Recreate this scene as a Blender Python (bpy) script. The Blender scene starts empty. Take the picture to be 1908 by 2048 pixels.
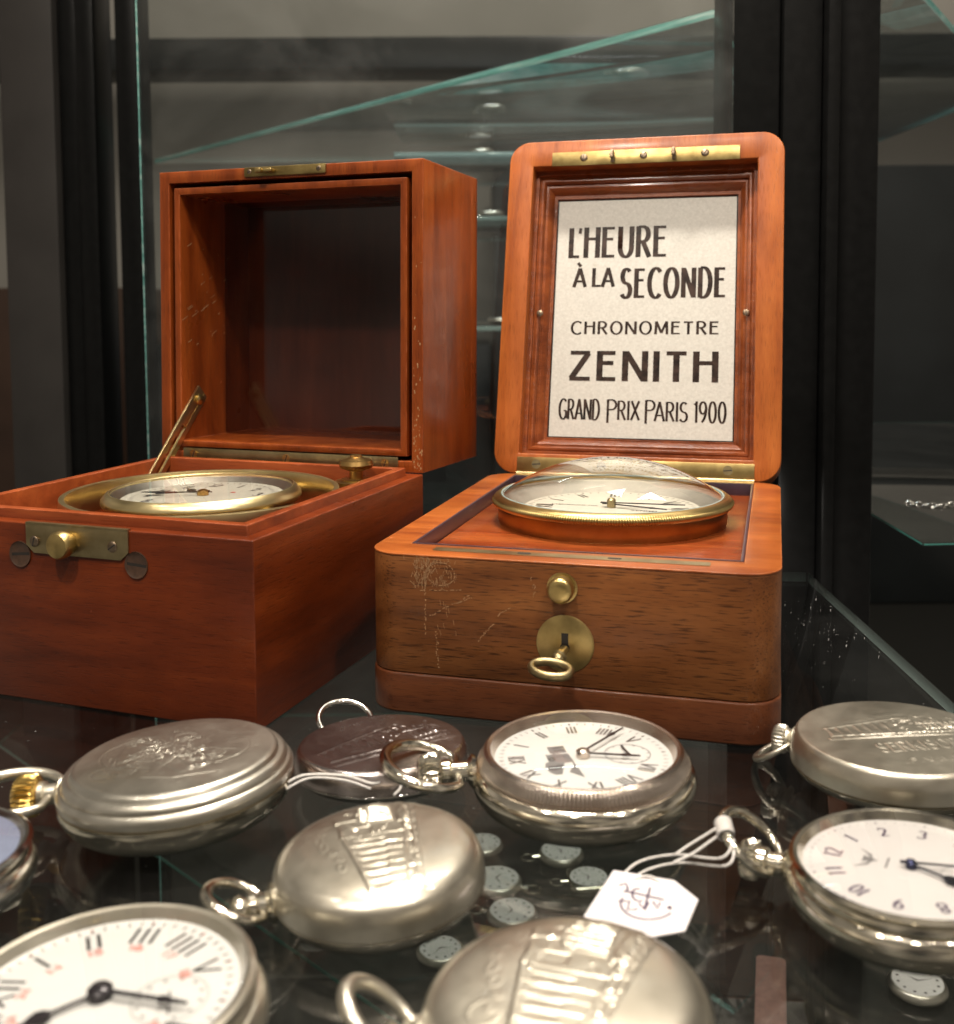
import bpy, bmesh, math, random
import numpy as np
from mathutils import Vector, Matrix
random.seed(7)
S = 0.01                     # modelled in centimetres, built in metres
R = math.radians
scn = bpy.context.scene
COL = scn.collection

# ------------------------------------------------------------------ camera
cam_d = bpy.data.cameras.new('camera'); cam = bpy.data.objects.new('camera', cam_d); COL.objects.link(cam)
cr = Vector((0.99997804, -0.00045909, -0.00661119)); cu = Vector((0.00662711, 0.06927343, 0.9975757)); cw = cr.cross(cu)
cam.matrix_world = Matrix(((cr.x, cu.x, cw.x, 0), (cr.y, cu.y, cw.y, 0), (cr.z, cu.z, cw.z, 12.2026*S), (0, 0, 0, 1)))
cam_d.sensor_fit = 'HORIZONTAL'; cam_d.sensor_width = 36; cam_d.lens = 2164.3/1908*36
cam_d.shift_y = -(1024-753.1)/1908
cam_d.clip_start = 0.01; cam_d.clip_end = 50
cam_d.dof.use_dof = True; cam_d.dof.focus_distance = 0.37; cam_d.dof.aperture_fstop = 22
scn.camera = cam
# ------------------------------------------------------------------ world and lamps
wd = bpy.data.worlds.new('World'); scn.world = wd; wd.use_nodes = True
wn, wl = wd.node_tree.nodes, wd.node_tree.links; wn.clear()
wo = wn.new('ShaderNodeOutputWorld'); wb = wn.new('ShaderNodeBackground'); wt = wn.new('ShaderNodeTexCoord')
wm = wn.new('ShaderNodeMapping'); wno = wn.new('ShaderNodeTexNoise'); wr = wn.new('ShaderNodeValToRGB')
wl.new(wt.outputs['Generated'], wm.inputs[0]); wm.inputs['Scale'].default_value = (1.6, 1.6, 2.6)
wl.new(wm.outputs[0], wno.inputs['Vector']); wno.inputs['Scale'].default_value = 1.3; wno.inputs['Detail'].default_value = 2
wl.new(wno.outputs['Fac'], wr.inputs[0])
wr.color_ramp.elements[0].position = 0.38; wr.color_ramp.elements[0].color = (0.05, 0.045, 0.04, 1)
wr.color_ramp.elements[1].position = 0.68; wr.color_ramp.elements[1].color = (0.85, 0.74, 0.60, 1)
wl.new(wr.outputs[0], wb.inputs[0]); wb.inputs['Strength'].default_value = 0.46
wl.new(wb.outputs[0], wo.inputs[0])

def area(name, loc, aim, power, sx, sy, col):
    l = bpy.data.lights.new(name, 'AREA'); l.shape = 'RECTANGLE'; l.size = sx*S; l.size_y = sy*S; l.energy = power; l.color = col
    o = bpy.data.objects.new(name, l); COL.objects.link(o); o.location = Vector(loc)*S
    o.rotation_euler = (Vector(aim)-Vector(loc)).to_track_quat('-Z', 'Y').to_euler()
    return o
WARM = (1.0, 0.905, 0.78)
area('case_strip_lamp', (0, 41, 62), (0, 30, 0), 4.3, 13, 2.5, WARM)
area('front_spot_lamp', (-20, -8, 76), (0, 36, 5), 2.5, 4, 4, WARM)
area('front_spot_lamp', (24, -8, 76), (0, 36, 5), 2.3, 4, 4, WARM)
area('lower_shelf_fill', (10, 50, -2.5), (6, 64, -25), 0.32, 14, 1.5, (1, 0.93, 0.84))  # unseen fill added under the shelf to brighten the lower dials
for q, (x, y, z, e) in enumerate([(-75, -30, 120, 1.0), (70, -50, 130, 1.0), (-30, -75, 150, 1.3), (45, 30, 95, .6), (-55, 25, 100, .7), (12, -30, 125, 1.0)]):
    area('sparkle_fill', (x, y, z), (0, 28, 0), e, 5, 5, WARM)  # small unseen lights added to put sparkle on the watch metal
area('back_shelf_fill', (4, 100, 58), (4, 128, 15), 1.8, 40, 2, (0.92, 0.97, 1.0))  # unseen fill added to brighten the upper and rear shelves
area('wall_fill', (60, 150, 230), (0, 260, 60), 26, 80, 80, (1, 0.9, 0.78))  # unseen fill added to light the far wall
scn.view_settings.view_transform = 'Standard'; scn.view_settings.look = 'None'
scn.view_settings.exposure = 0.28; scn.view_settings.gamma = 1; scn.view_settings.use_curve_mapping = False
cy = scn.cycles
cy.max_bounces = 24; cy.transparent_max_bounces = 32; cy.glossy_bounces = 8; cy.diffuse_bounces = 4; cy.transmission_bounces = 12
cy.caustics_reflective = False; cy.caustics_refractive = False; cy.sample_clamp_indirect = 6
try:
    cy.use_denoising = True
except Exception: pass

# ------------------------------------------------------------------ materials
def mat(name):
    m = bpy.data.materials.new(name); m.use_nodes = True
    n, l = m.node_tree.nodes, m.node_tree.links
    b = n['Principled BSDF']
    return m, n, l, b
def ramp(n, stops):
    r = n.new('ShaderNodeValToRGB'); e = r.color_ramp.elements
    while len(e) < len(stops): e.new(0.5)
    for i, (p, c) in enumerate(stops): e[i].position = p; e[i].color = (*c, 1)
    return r
def noise(n, l, vec, scale, detail=4, rough=0.55, dist=0):
    t = n.new('ShaderNodeTexNoise'); t.inputs['Scale'].default_value = scale; t.inputs['Detail'].default_value = detail
    t.inputs['Roughness'].default_value = rough; t.inputs['Distortion'].default_value = dist
    l.new(vec, t.inputs['Vector']); return t
def mapped(n, l, sc, src='Object'):
    t = n.new('ShaderNodeTexCoord'); m = n.new('ShaderNodeMapping'); m.inputs['Scale'].default_value = sc
    l.new(t.outputs[src], m.inputs[0]); return m.outputs[0]
def mixc(n, l, fac, a, b, mode='MIX'):
    m = n.new('ShaderNodeMix'); m.data_type = 'RGBA'; m.blend_type = mode
    for s, v in ((m.inputs[0], fac), (m.inputs[6], a), (m.inputs[7], b)):
        if hasattr(v, 'is_output'): l.new(v, s)
        elif isinstance(v, tuple): s.default_value = (*v, 1)
        else: s.default_value = v
    return m.outputs[2]
def bump(n, l, b, h, strength, dist=0.0005):
    k = n.new('ShaderNodeBump'); k.inputs['Strength'].default_value = strength; k.inputs['Distance'].default_value = dist
    l.new(h, k.inputs['Height']); l.new(k.outputs[0], b.inputs['Normal'])

def wood(name, dark, mid, light, axis='x', pores=0.5, rough=0.32, coat=0.35, wear_glint=0.5):
    m, n, l, b = mat(name)
    st = {'x': (1, 9, 9), 'y': (9, 1, 9), 'z': (9, 9, 1)}[axis]
    v = mapped(n, l, tuple(k*12 for k in st))
    big = noise(n, l, v, 0.9, 5, 0.6, 0.4)
    r1 = ramp(n, [(0.28, dark), (0.5, mid), (0.72, light)]); l.new(big.outputs['Fac'], r1.inputs[0])
    sp = {'x': (1, 16, 16), 'y': (16, 1, 16), 'z': (16, 16, 1)}[axis]
    v2 = mapped(n, l, tuple(k*165 for k in sp))
    por = noise(n, l, v2, 1.0, 2, 0.5, 0.1)
    r2 = ramp(n, [(0.33, (0.0, 0.0, 0.0)), (0.45, (1, 1, 1))]); l.new(por.outputs['Fac'], r2.inputs[0])
    inv = n.new('ShaderNodeMath'); inv.operation = 'SUBTRACT'; inv.inputs[0].default_value = 1; l.new(r2.outputs[0], inv.inputs[1])
    pm = n.new('ShaderNodeMath'); pm.operation = 'MULTIPLY'; l.new(inv.outputs[0], pm.inputs[0]); pm.inputs[1].default_value = pores
    c = mixc(n, l, pm.outputs[0], r1.outputs[0], tuple(k*0.28 for k in dark))
    v3 = mapped(n, l, (38, 38, 38))
    blo = noise(n, l, v3, 0.7, 3)
    r3 = ramp(n, [(0.3, (0.72, 0.70, 0.68)), (0.7, (1.14, 1.12, 1.1))]); l.new(blo.outputs['Fac'], r3.inputs[0])
    c = mixc(n, l, 1.0, c, r3.outputs[0], 'MULTIPLY')
    v4 = mapped(n, l, (420, 420, 420)); fl = noise(n, l, v4, 1.0, 2)
    r4 = ramp(n, [(0.76, (0, 0, 0)), (0.80, (1, 1, 1))]); l.new(fl.outputs['Fac'], r4.inputs[0])
    wm_ = n.new('ShaderNodeMath'); wm_.operation = 'MULTIPLY'; l.new(r4.outputs[0], wm_.inputs[0]); wm_.inputs[1].default_value = wear_glint
    c = mixc(n, l, wm_.outputs[0], c, tuple(min(1, k*2.2+0.12) for k in light))
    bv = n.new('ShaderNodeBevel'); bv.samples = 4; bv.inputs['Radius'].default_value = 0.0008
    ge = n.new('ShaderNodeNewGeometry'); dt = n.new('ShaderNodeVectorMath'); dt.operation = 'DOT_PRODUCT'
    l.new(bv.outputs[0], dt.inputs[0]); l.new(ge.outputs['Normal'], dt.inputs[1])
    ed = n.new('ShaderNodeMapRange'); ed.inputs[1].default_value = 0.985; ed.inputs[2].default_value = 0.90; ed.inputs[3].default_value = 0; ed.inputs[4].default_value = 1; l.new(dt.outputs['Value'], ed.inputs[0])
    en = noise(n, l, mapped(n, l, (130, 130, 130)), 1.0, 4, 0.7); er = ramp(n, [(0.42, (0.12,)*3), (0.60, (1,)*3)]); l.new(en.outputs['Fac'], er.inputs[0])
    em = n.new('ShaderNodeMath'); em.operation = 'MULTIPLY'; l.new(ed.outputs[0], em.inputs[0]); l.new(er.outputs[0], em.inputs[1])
    em2 = n.new('ShaderNodeMath'); em2.operation = 'MULTIPLY'; l.new(em.outputs[0], em2.inputs[0]); em2.inputs[1].default_value = min(1, 0.35+wear_glint*0.5)
    c = mixc(n, l, em2.outputs[0], c, tuple(min(1, k*1.5+0.06) for k in light))  # pale worn edges, with the corner highlight painted into the colour too
    l.new(c, b.inputs['Base Color'])
    rr = n.new('ShaderNodeMapRange'); l.new(blo.outputs['Fac'], rr.inputs[0]); rr.inputs[3].default_value = rough-0.09; rr.inputs[4].default_value = rough+0.13
    l.new(rr.outputs[0], b.inputs['Roughness'])
    b.inputs['Specular IOR Level'].default_value = 0.28; b.inputs['Coat Weight'].default_value = coat*0.3; b.inputs['Coat Roughness'].default_value = 0.14
    bump(n, l, b, r2.outputs[0], 0.22, 0.0002)
    return m

def metal(name, col, col2, rough=0.28, scale=90, bmp=0.10, coat=0.0):
    m, n, l, b = mat(name)
    v = mapped(n, l, (scale,)*3)
    a = noise(n, l, v, 1.0, 5, 0.62)
    r = ramp(n, [(0.36, col2), (0.62, col)]); l.new(a.outputs['Fac'], r.inputs[0])
    l.new(r.outputs[0], b.inputs['Base Color']); b.inputs['Metallic'].default_value = 1; b.inputs['Coat Weight'].default_value = coat; b.inputs['Coat Roughness'].default_value = 0.13; b.inputs['Coat IOR'].default_value = 1.9
    v2 = mapped(n, l, (scale*7, scale*7, scale*7)); f = noise(n, l, v2, 1.0, 3)
    ad = n.new('ShaderNodeMath'); ad.operation = 'ADD'; l.new(a.outputs['Fac'], ad.inputs[0]); l.new(f.outputs['Fac'], ad.inputs[1])
    rr = n.new('ShaderNodeMapRange'); l.new(ad.outputs[0], rr.inputs[0]); rr.inputs[1].default_value = 0.6; rr.inputs[2].default_value = 1.4
    rr.inputs[3].default_value = rough-0.03; rr.inputs[4].default_value = rough+0.05
    l.new(rr.outputs[0], b.inputs['Roughness'])
    sc_n = noise(n, l, mapped(n, l, (220, 4200, 900)), 1.0, 2, 0.5, 1.5); g = n.new('ShaderNodeMath'); g.operation = 'ADD'; l.new(sc_n.outputs['Fac'], g.inputs[0]); g_ = noise(n, l, mapped(n, l, (900,)*3), 1.0, 3); l.new(g_.outputs['Fac'], g.inputs[1]); bump(n, l, b, g.outputs[0], bmp*0.5, 0.00003)
    return m

def plain(name, col, rough=0.5, metallic=0, var=0.12, scale=150, coat=0):
    m, n, l, b = mat(name)
    a = noise(n, l, mapped(n, l, (scale,)*3), 1.0, 4)
    r = ramp(n, [(0.3, tuple(c*(1-var) for c in col)), (0.7, tuple(min(1, c*(1+var)) for c in col))])
    l.new(a.outputs['Fac'], r.inputs[0]); l.new(r.outputs[0], b.inputs['Base Color'])
    b.inputs['Roughness'].default_value = rough; b.inputs['Metallic'].default_value = metallic; b.inputs['Coat Weight'].default_value = coat
    return m

def glass(name, tint=(0.93, 0.96, 0.95), rough=0.0, dirt_haze=0.0, boost=1.0):
    """thin glass: clear transmission plus a Fresnel mirror, with an optional film of dust and painted haze"""
    m, n, l, b = mat(name); n.remove(b); out = n['Material Output']
    tr = n.new('ShaderNodeBsdfTransparent'); tr.inputs[0].default_value = (*tint, 1)
    gl = n.new('ShaderNodeBsdfGlossy'); gl.inputs['Roughness'].default_value = rough; gl.inputs[0].default_value = (1, 1, 1, 1)
    ge = n.new('ShaderNodeNewGeometry'); mr = n.new('ShaderNodeMapRange'); mr.inputs[3].default_value = 1.5; mr.inputs[4].default_value = 1/1.5
    l.new(ge.outputs['Backfacing'], mr.inputs[0])
    fr = n.new('ShaderNodeFresnel'); l.new(mr.outputs[0], fr.inputs[0])
    mu = n.new('ShaderNodeMath'); mu.operation = 'MULTIPLY'; mu.use_clamp = True; l.new(fr.outputs[0], mu.inputs[0]); mu.inputs[1].default_value = boost
    mx = n.new('ShaderNodeMixShader'); l.new(mu.outputs[0], mx.inputs[0]); l.new(tr.outputs[0], mx.inputs[1]); l.new(gl.outputs[0], mx.inputs[2])
    last = mx.outputs[0]
    if dirt_haze:
        df = n.new('ShaderNodeBsdfDiffuse'); df.inputs[0].default_value = (0.6, 0.6, 0.58, 1)
        a = noise(n, l, mapped(n, l, (14, 14, 14)), 1.0, 6, 0.65, 0.6)
        r = ramp(n, [(0.42, (0, 0, 0)), (0.8, (1, 1, 1))]); l.new(a.outputs['Fac'], r.inputs[0])
        k = n.new('ShaderNodeMath'); k.operation = 'MULTIPLY_ADD'; l.new(r.outputs[0], k.inputs[0]); k.inputs[1].default_value = dirt_haze; k.inputs[2].default_value = dirt_haze*0.12
        m2 = n.new('ShaderNodeMixShader'); l.new(k.outputs[0], m2.inputs[0]); l.new(last, m2.inputs[1]); l.new(df.outputs[0], m2.inputs[2]); last = m2.outputs[0]
    l.new(last, out.inputs[0]); return m

M = {}
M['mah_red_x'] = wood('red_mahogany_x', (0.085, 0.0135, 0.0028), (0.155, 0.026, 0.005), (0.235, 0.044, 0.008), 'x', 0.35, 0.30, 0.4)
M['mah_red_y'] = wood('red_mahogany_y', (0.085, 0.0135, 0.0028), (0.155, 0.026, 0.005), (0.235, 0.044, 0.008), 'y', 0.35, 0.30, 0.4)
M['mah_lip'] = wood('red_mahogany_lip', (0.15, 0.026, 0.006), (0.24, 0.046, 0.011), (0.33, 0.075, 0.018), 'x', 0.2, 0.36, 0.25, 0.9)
M['mah_lid_lit'] = wood('red_mahogany_lid_lit', (0.15, 0.028, 0.005), (0.26, 0.052, 0.009), (0.36, 0.085, 0.015), 'y', 0.3, 0.28, 0.6, 0.6)  # same mahogany made paler: the lid's stronger lighting is put into its colour
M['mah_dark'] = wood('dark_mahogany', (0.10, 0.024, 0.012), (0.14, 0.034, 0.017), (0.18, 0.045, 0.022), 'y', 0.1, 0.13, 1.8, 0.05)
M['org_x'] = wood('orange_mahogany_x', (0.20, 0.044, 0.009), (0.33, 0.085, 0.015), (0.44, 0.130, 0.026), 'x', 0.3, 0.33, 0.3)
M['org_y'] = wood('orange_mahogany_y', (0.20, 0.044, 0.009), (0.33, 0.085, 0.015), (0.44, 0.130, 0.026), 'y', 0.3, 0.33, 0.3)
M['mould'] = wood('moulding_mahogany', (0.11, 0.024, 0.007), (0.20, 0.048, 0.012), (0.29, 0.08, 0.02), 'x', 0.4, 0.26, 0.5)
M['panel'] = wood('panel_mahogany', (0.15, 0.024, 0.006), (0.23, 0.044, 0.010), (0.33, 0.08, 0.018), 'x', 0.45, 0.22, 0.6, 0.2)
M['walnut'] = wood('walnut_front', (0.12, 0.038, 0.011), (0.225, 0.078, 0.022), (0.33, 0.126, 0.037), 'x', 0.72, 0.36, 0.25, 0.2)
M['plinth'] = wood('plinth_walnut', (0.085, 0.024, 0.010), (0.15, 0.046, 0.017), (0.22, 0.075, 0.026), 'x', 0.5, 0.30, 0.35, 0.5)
M['felt'] = plain('dark_felt', (0.03, 0.015, 0.012), 0.9)
M['edging'] = plain('dark_edging', (0.045, 0.028, 0.040), 0.3, 0, 0.2)
M['brass'] = metal('aged_brass', (0.62, 0.46, 0.19), (0.46, 0.33, 0.13), 0.30)
M['brass_bright'] = metal('bright_brass', (0.40, 0.30, 0.12), (0.25, 0.18, 0.07), 0.38, 120)
M['brass_pale'] = metal('pale_brass', (0.82, 0.67, 0.36), (0.72, 0.57, 0.29), 0.30, 60, 0.02)
M['brass_dull'] = metal('dull_brass', (0.42, 0.34, 0.19), (0.30, 0.235, 0.12), 0.36)
M['copper'] = metal('copper_brass', (0.56, 0.35, 0.13), (0.45, 0.27, 0.09), 0.30)
M['screw'] = metal('screw_steel', (0.30, 0.23, 0.16), (0.18, 0.13, 0.09), 0.42)
M['slot'] = plain('screw_slot', (0.02, 0.015, 0.012), 0.7)
M['plug'] = plain('dark_wood_plug', (0.07, 0.035, 0.02), 0.45, 0, 0.35, 400)
M['nickel'] = metal('nickel_silver', (0.64, 0.60, 0.505), (0.48, 0.44, 0.36), 0.36, 34, 0.1, 0.8)
M['nickel_dull'] = metal('dull_nickel', (0.62, 0.585, 0.51), (0.44, 0.415, 0.355), 0.37, 30, 0.1, 0.8)
M['nickel_pol'] = metal('polished_nickel', (0.80, 0.755, 0.65), (0.66, 0.61, 0.50), 0.12, 60, 0.04)
M['nickel_mauve'] = metal('mauve_nickel', (0.62, 0.56, 0.54), (0.48, 0.42, 0.41), 0.24, 60)
M['tarnish'] = metal('dark_tarnish', (0.30, 0.26, 0.20), (0.20, 0.17, 0.13), 0.45)
M['steel_pol'] = metal('polished_steel', (0.76, 0.74, 0.70), (0.64, 0.61, 0.57), 0.13, 60, 0.03)
M['bezel_rose'] = metal('worn_rose_bezel', (0.68, 0.60, 0.53), (0.58, 0.49, 0.42), 0.22, 40, 0.03)
M['gold'] = metal('gold_crown', (0.85, 0.60, 0.20), (0.70, 0.47, 0.14), 0.22)
M['enamel'] = plain('white_enamel', (0.64, 0.63, 0.615), 0.22, 0, 0.02, 60, 0.3)
M['cream'] = plain('cream_dial', (0.56, 0.53, 0.45), 0.35, 0, 0.04, 80)
M['pinkdial'] = plain('warm_white_dial', (0.55, 0.52, 0.512), 0.3, 0, 0.02, 60, 0.2)
M['ink_card'] = plain('worn_black_ink', (0.030, 0.018, 0.014), 0.22, 0, 0.75, 260, 0.3)
M['ink'] = plain('black_ink', (0.012, 0.010, 0.010), 0.25, 0, 0.1, 300, 0.3)
M['ink_grey'] = plain('grey_ink', (0.16, 0.15, 0.15), 0.5)
M['ink_soft'] = plain('soft_ink', (0.07, 0.06, 0.06), 0.45)
M['ink_red'] = plain('red_ink', (0.55, 0.07, 0.05), 0.4)
M['ink_pink'] = plain('faded_red_ink', (0.56, 0.20, 0.16), 0.45)
M['ink_pen'] = plain('pen_ink', (0.045, 0.02, 0.06), 0.5)
M['blued'] = metal('blued_steel', (0.035, 0.04, 0.09), (0.02, 0.02, 0.04), 0.25)
M['blackhand'] = plain('black_hand', (0.02, 0.016, 0.02), 0.25, 0.3)
M['blueglass'] = plain('blue_grey_face', (0.22, 0.25, 0.36), 0.08, 0, 0.15, 60, 0.6)
M['string'] = plain('white_cord', (0.72, 0.69, 0.66), 0.85, 0, 0.15, 2500)
M['tagcard'] = plain('white_tag_card', (0.66, 0.62, 0.635), 0.6, 0, 0.02)
M['scratch'] = plain('scratched_wood', (0.44, 0.245, 0.12), 0.6, 0, 0.25, 900)
M['post'] = plain('black_post', (0.006, 0.006, 0.006), 0.30, 0, 0.2)
M['post_grey'] = plain('dark_grey_post', (0.04, 0.036, 0.034), 0.5, 0, 0.12, 20)
for q in ('post', 'post_grey', ): M[q].node_tree.nodes['Principled BSDF'].inputs['Specular IOR Level'].default_value = 0.15
M['wall'] = plain('grey_wall', (0.34, 0.325, 0.29), 0.8, 0, 0.05, 3)
M['counter'] = plain('dark_counter', (0.016, 0.019, 0.020), 0.35, 0, 0.3, 5)
M['brown_counter'] = plain('brown_counter', (0.05, 0.026, 0.016), 0.4, 0, 0.3, 5)
M['leather'] = plain('brown_leather', (0.20, 0.105, 0.085), 0.5, 0, 0.2, 300)
M['base'] = plain('black_cabinet_floor', (0.012, 0.012, 0.010), 0.5)
M['dust'] = plain('dust_specks', (0.38, 0.38, 0.37), 0.8)
M['shelf'] = glass('shelf_glass', (0.86, 0.875, 0.865), 0.0, 0.012)
M['lid_glass'] = glass('dark_lid_glass', (0.80, 0.76, 0.74), 0.0, 0.004)
M['upper'] = glass('hazy_shelf_glass', (0.87, 0.90, 0.89), 0.0, 0.10)  # heavier dust film also paints blurred reflections under the shelf as haze
M['pane'] = glass('pane_glass', (0.88, 0.90, 0.89), 0.0, 0.035)
M['crystal'] = glass('watch_crystal', (0.975, 0.98, 0.975), 0.0)
M['dome'] = glass('dome_crystal', (0.985, 0.985, 0.975), 0.008, 0, 1.7)
# the ground edge of sheet glass: green body colour with pale glints painted in by noise, lets light through
_m, _n, _l, _b = mat('green_glass_edge'); _b.inputs['Base Color'].default_value = (0.22, 0.80, 0.68, 1); _b.inputs['Roughness'].default_value = 0.12
_b.inputs['Transmission Weight'].default_value = 0.2; _b.inputs['IOR'].default_value = 1.3; M['edge'] = _m
_a = noise(_n, _l, mapped(_n, _l, (7, 7, 160)), 1.0, 5, 0.7, 0.5); _r = ramp(_n, [(0.32, (0.08, 0.26, 0.24)), (0.52, (0.26, 0.60, 0.55)), (0.70, (0.85, 0.98, 0.95))]); _l.new(_a.outputs['Fac'], _r.inputs[0]); _l.new(_r.outputs[0], _b.inputs['Base Color'])
_m, _n, _l, _b = mat('pale_glass_edge'); _b.inputs['Base Color'].default_value = (0.36, 0.48, 0.46, 1); _b.inputs['Roughness'].default_value = 0.1
_b.inputs['Transmission Weight'].default_value = 0.3; M['edge_pale'] = _m
_m, _n, _l, _b = mat('dark_glass_edge'); _b.inputs['Base Color'].default_value = (0.05, 0.20, 0.17, 1); _b.inputs['Roughness'].default_value = 0.2; M['edge_dark'] = _m
# mottled printed card
_m, _n, _l, _b = mat('aged_card'); _a = noise(_n, _l, mapped(_n, _l, (900, 900, 900)), 1.0, 5, 0.7)
_r = ramp(_n, [(0.3, (0.44, 0.425, 0.385)), (0.55, (0.53, 0.515, 0.47)), (0.75, (0.60, 0.585, 0.54))]); _l.new(_a.outputs['Fac'], _r.inputs[0])
_a2 = noise(_n, _l, mapped(_n, _l, (75, 75, 75)), 1.0, 3); _r2 = ramp(_n, [(0.70, (1, 1, 1)), (0.80, (0.78, 0.74, 0.62))]); _l.new(_a2.outputs['Fac'], _r2.inputs[0])
_l.new(mixc(_n, _l, 1.0, _r.outputs[0], _r2.outputs[0], 'MULTIPLY'), _b.inputs['Base Color']); _b.inputs['Roughness'].default_value = 0.5; M['card'] = _m

# ------------------------------------------------------------------ mesh helpers (cm)
def rrect(x0, x1, y0, y1, r, n=7):
    pts = []
    for cx, cy_, a0 in ((x1-r, y1-r, 0), (x0+r, y1-r, 90), (x0+r, y0+r, 180), (x1-r, y0+r, 270)):
        for i in range(n+1):
            a = R(a0+90*i/n); pts.append((cx+r*math.cos(a), cy_+r*math.sin(a)))
    return pts
def circ(cx, cy_, r, n=32): return [(cx+r*math.cos(2*math.pi*i/n), cy_+r*math.sin(2*math.pi*i/n)) for i in range(n)]
class MB:
    def __init__(s): s.v, s.f, s.m = [], [], []
    def add(s, vs, fs, mi=0):
        o = len(s.v); s.v += [tuple(map(float, q)) for q in vs]; s.f += [[o+i for i in q] for q in fs]; s.m += [mi]*len(fs)
    def box(s, x0, x1, y0, y1, z0, z1, mi=0):
        s.add([(x, y, z) for z in (z0, z1) for x, y in ((x0, y0), (x1, y0), (x1, y1), (x0, y1))],
              [(3, 2, 1, 0), (4, 5, 6, 7), (0, 1, 5, 4), (1, 2, 6, 5), (2, 3, 7, 6), (3, 0, 4, 7)], mi)
    def prism(s, poly, z0, z1, mi=0, side=None):
        n = len(poly); s.add([(x, y, z0) for x, y in poly]+[(x, y, z1) for x, y in poly], [list(range(n-1, -1, -1)), list(range(n, 2*n))], mi)
        o = len(s.v)-2*n
        for i in range(n): s.f.append([o+i, o+(i+1) % n, o+n+(i+1) % n, o+n+i]); s.m.append(mi if side is None else side)
    def ring(s, outer, inner, z0, z1, mi=0, inner_mi=None):
        n = len(outer); q = [(x, y, z0) for x, y in outer]+[(x, y, z1) for x, y in outer]+[(x, y, z0) for x, y in inner]+[(x, y, z1) for x, y in inner]
        f = []; fi = []
        for i in range(n):
            j = (i+1) % n
            f += [[i, j, n+j, n+i], [n+i, n+j, 3*n+j, 3*n+i], [j, i, 2*n+i, 2*n+j]]; fi.append([2*n+j, 2*n+i, 3*n+i, 3*n+j])
        o = len(s.v); s.add(q, f, mi); s.f += [[o+k for k in g] for g in fi]; s.m += [mi if inner_mi is None else inner_mi]*n
    def loft(s, loops, mi=0, cap0=False, cap1=False):
        n = len(loops[0]); o = len(s.v); s.v += [tuple(map(float, q)) for lp in loops for q in lp]
        for k in range(len(loops)-1):
            for i in range(n):
                j = (i+1) % n; s.f.append([o+k*n+i, o+k*n+j, o+(k+1)*n+j, o+(k+1)*n+i]); s.m.append(mi)
        if cap0: s.f.append([o+i for i in range(n-1, -1, -1)]); s.m.append(mi)
        if cap1: s.f.append([o+(len(loops)-1)*n+i for i in range(n)]); s.m.append(mi)
    def lathe(s, prof, n=64, mi=0, mod=None, axis='z', off=(0, 0, 0)):
        """profile from bottom to top [(r, z)]; mod(angle, k) scales the radius"""
        loops = []
        for k, (r, z) in enumerate(prof):
            lp = []
            for i in range(n):
                a = 2*math.pi*i/n; rr = max(r, 1e-4)*(mod(a, k) if mod else 1); p = (rr*math.cos(a), rr*math.sin(a), z)
                if axis == 'y': p = (p[1], p[2], p[0])
                if axis == '-y': p = (p[0], -p[2], p[1])
                if axis == 'x': p = (p[2], p[0], p[1])
                lp.append((p[0]+off[0], p[1]+off[1], p[2]+off[2]))
            loops.append(lp)
        s.loft(loops, mi, True, True)
    def tube(s, path, r, n=10, closed=False, mi=0, flat=1.0, up=None):
        P = [Vector(p) for p in path]; N = len(P); loops = []; prev = None
        for i in range(N):
            if closed: t = P[(i+1) % N]-P[i-1]
            else: t = P[min(i+1, N-1)]-P[max(i-1, 0)]
            if t.length < 1e-9: t = Vector((1, 0, 0))
            t.normalize()
            a = Vector(up) if up else (prev if prev is not None else (Vector((0, 0, 1)) if abs(t.z) < 0.9 else Vector((1, 0, 0))))
            x = a-t*a.dot(t)
            if x.length < 1e-6: x = t.orthogonal()
            x.normalize(); y = t.cross(x); prev = x
            rr = r(i/(N-1)) if callable(r) else r
            loops.append([tuple(P[i]+x*(math.cos(2*math.pi*k/n)*rr*flat)+y*(math.sin(2*math.pi*k/n)*rr)) for k in range(n)])
        if closed: loops.append(loops[0])
        s.loft(loops, mi, not closed, not closed)
    def disc(s, pts, z, mi=0): s.add([(x, y, z) for x, y in pts], [list(range(len(pts)))], mi)
    def build(s, name, mats, parent=None, smooth=40, bevel=0, loc=None, rot=None, segs=2):
        bm = bmesh.new(); vs = [bm.verts.new(Vector(q)*S) for q in s.v]
        for f, mi in zip(s.f, s.m):
            try: g = bm.faces.new([vs[i] for i in f]); g.material_index = mi; g.smooth = True
            except ValueError: pass
        bmesh.ops.remove_doubles(bm, verts=bm.verts, dist=1e-6)
        bmesh.ops.recalc_face_normals(bm, faces=bm.faces)
        if bevel:
            es = [e for e in bm.edges if len(e.link_faces) == 2 and e.calc_face_angle(0) > R(50)]
            bmesh.ops.bevel(bm, geom=es, offset=bevel*S, segments=segs, profile=0.5, affect='EDGES', clamp_overlap=True)
        lim = R(smooth)
        for e in bm.edges:
            e.smooth = len(e.link_faces) == 2 and e.calc_face_angle(0) < lim
        for g in bm.faces: g.smooth = True
        me = bpy.data.meshes.new(name); bm.to_mesh(me); bm.free()
        for k in (mats if isinstance(mats, (list, tuple)) else [mats]): me.materials.append(M[k])
        o = bpy.data.objects.new(name, me); COL.objects.link(o)
        if parent: o.parent = parent
        if loc: o.location = Vector(loc)*S
        if rot: o.rotation_euler = rot
        return o
def tag(o, label=None, cat=None, group=None, kind=None):
    for k, v in (('label', label), ('category', cat), ('group', group), ('kind', kind)):
        if v: o[k] = v
    return o
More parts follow.
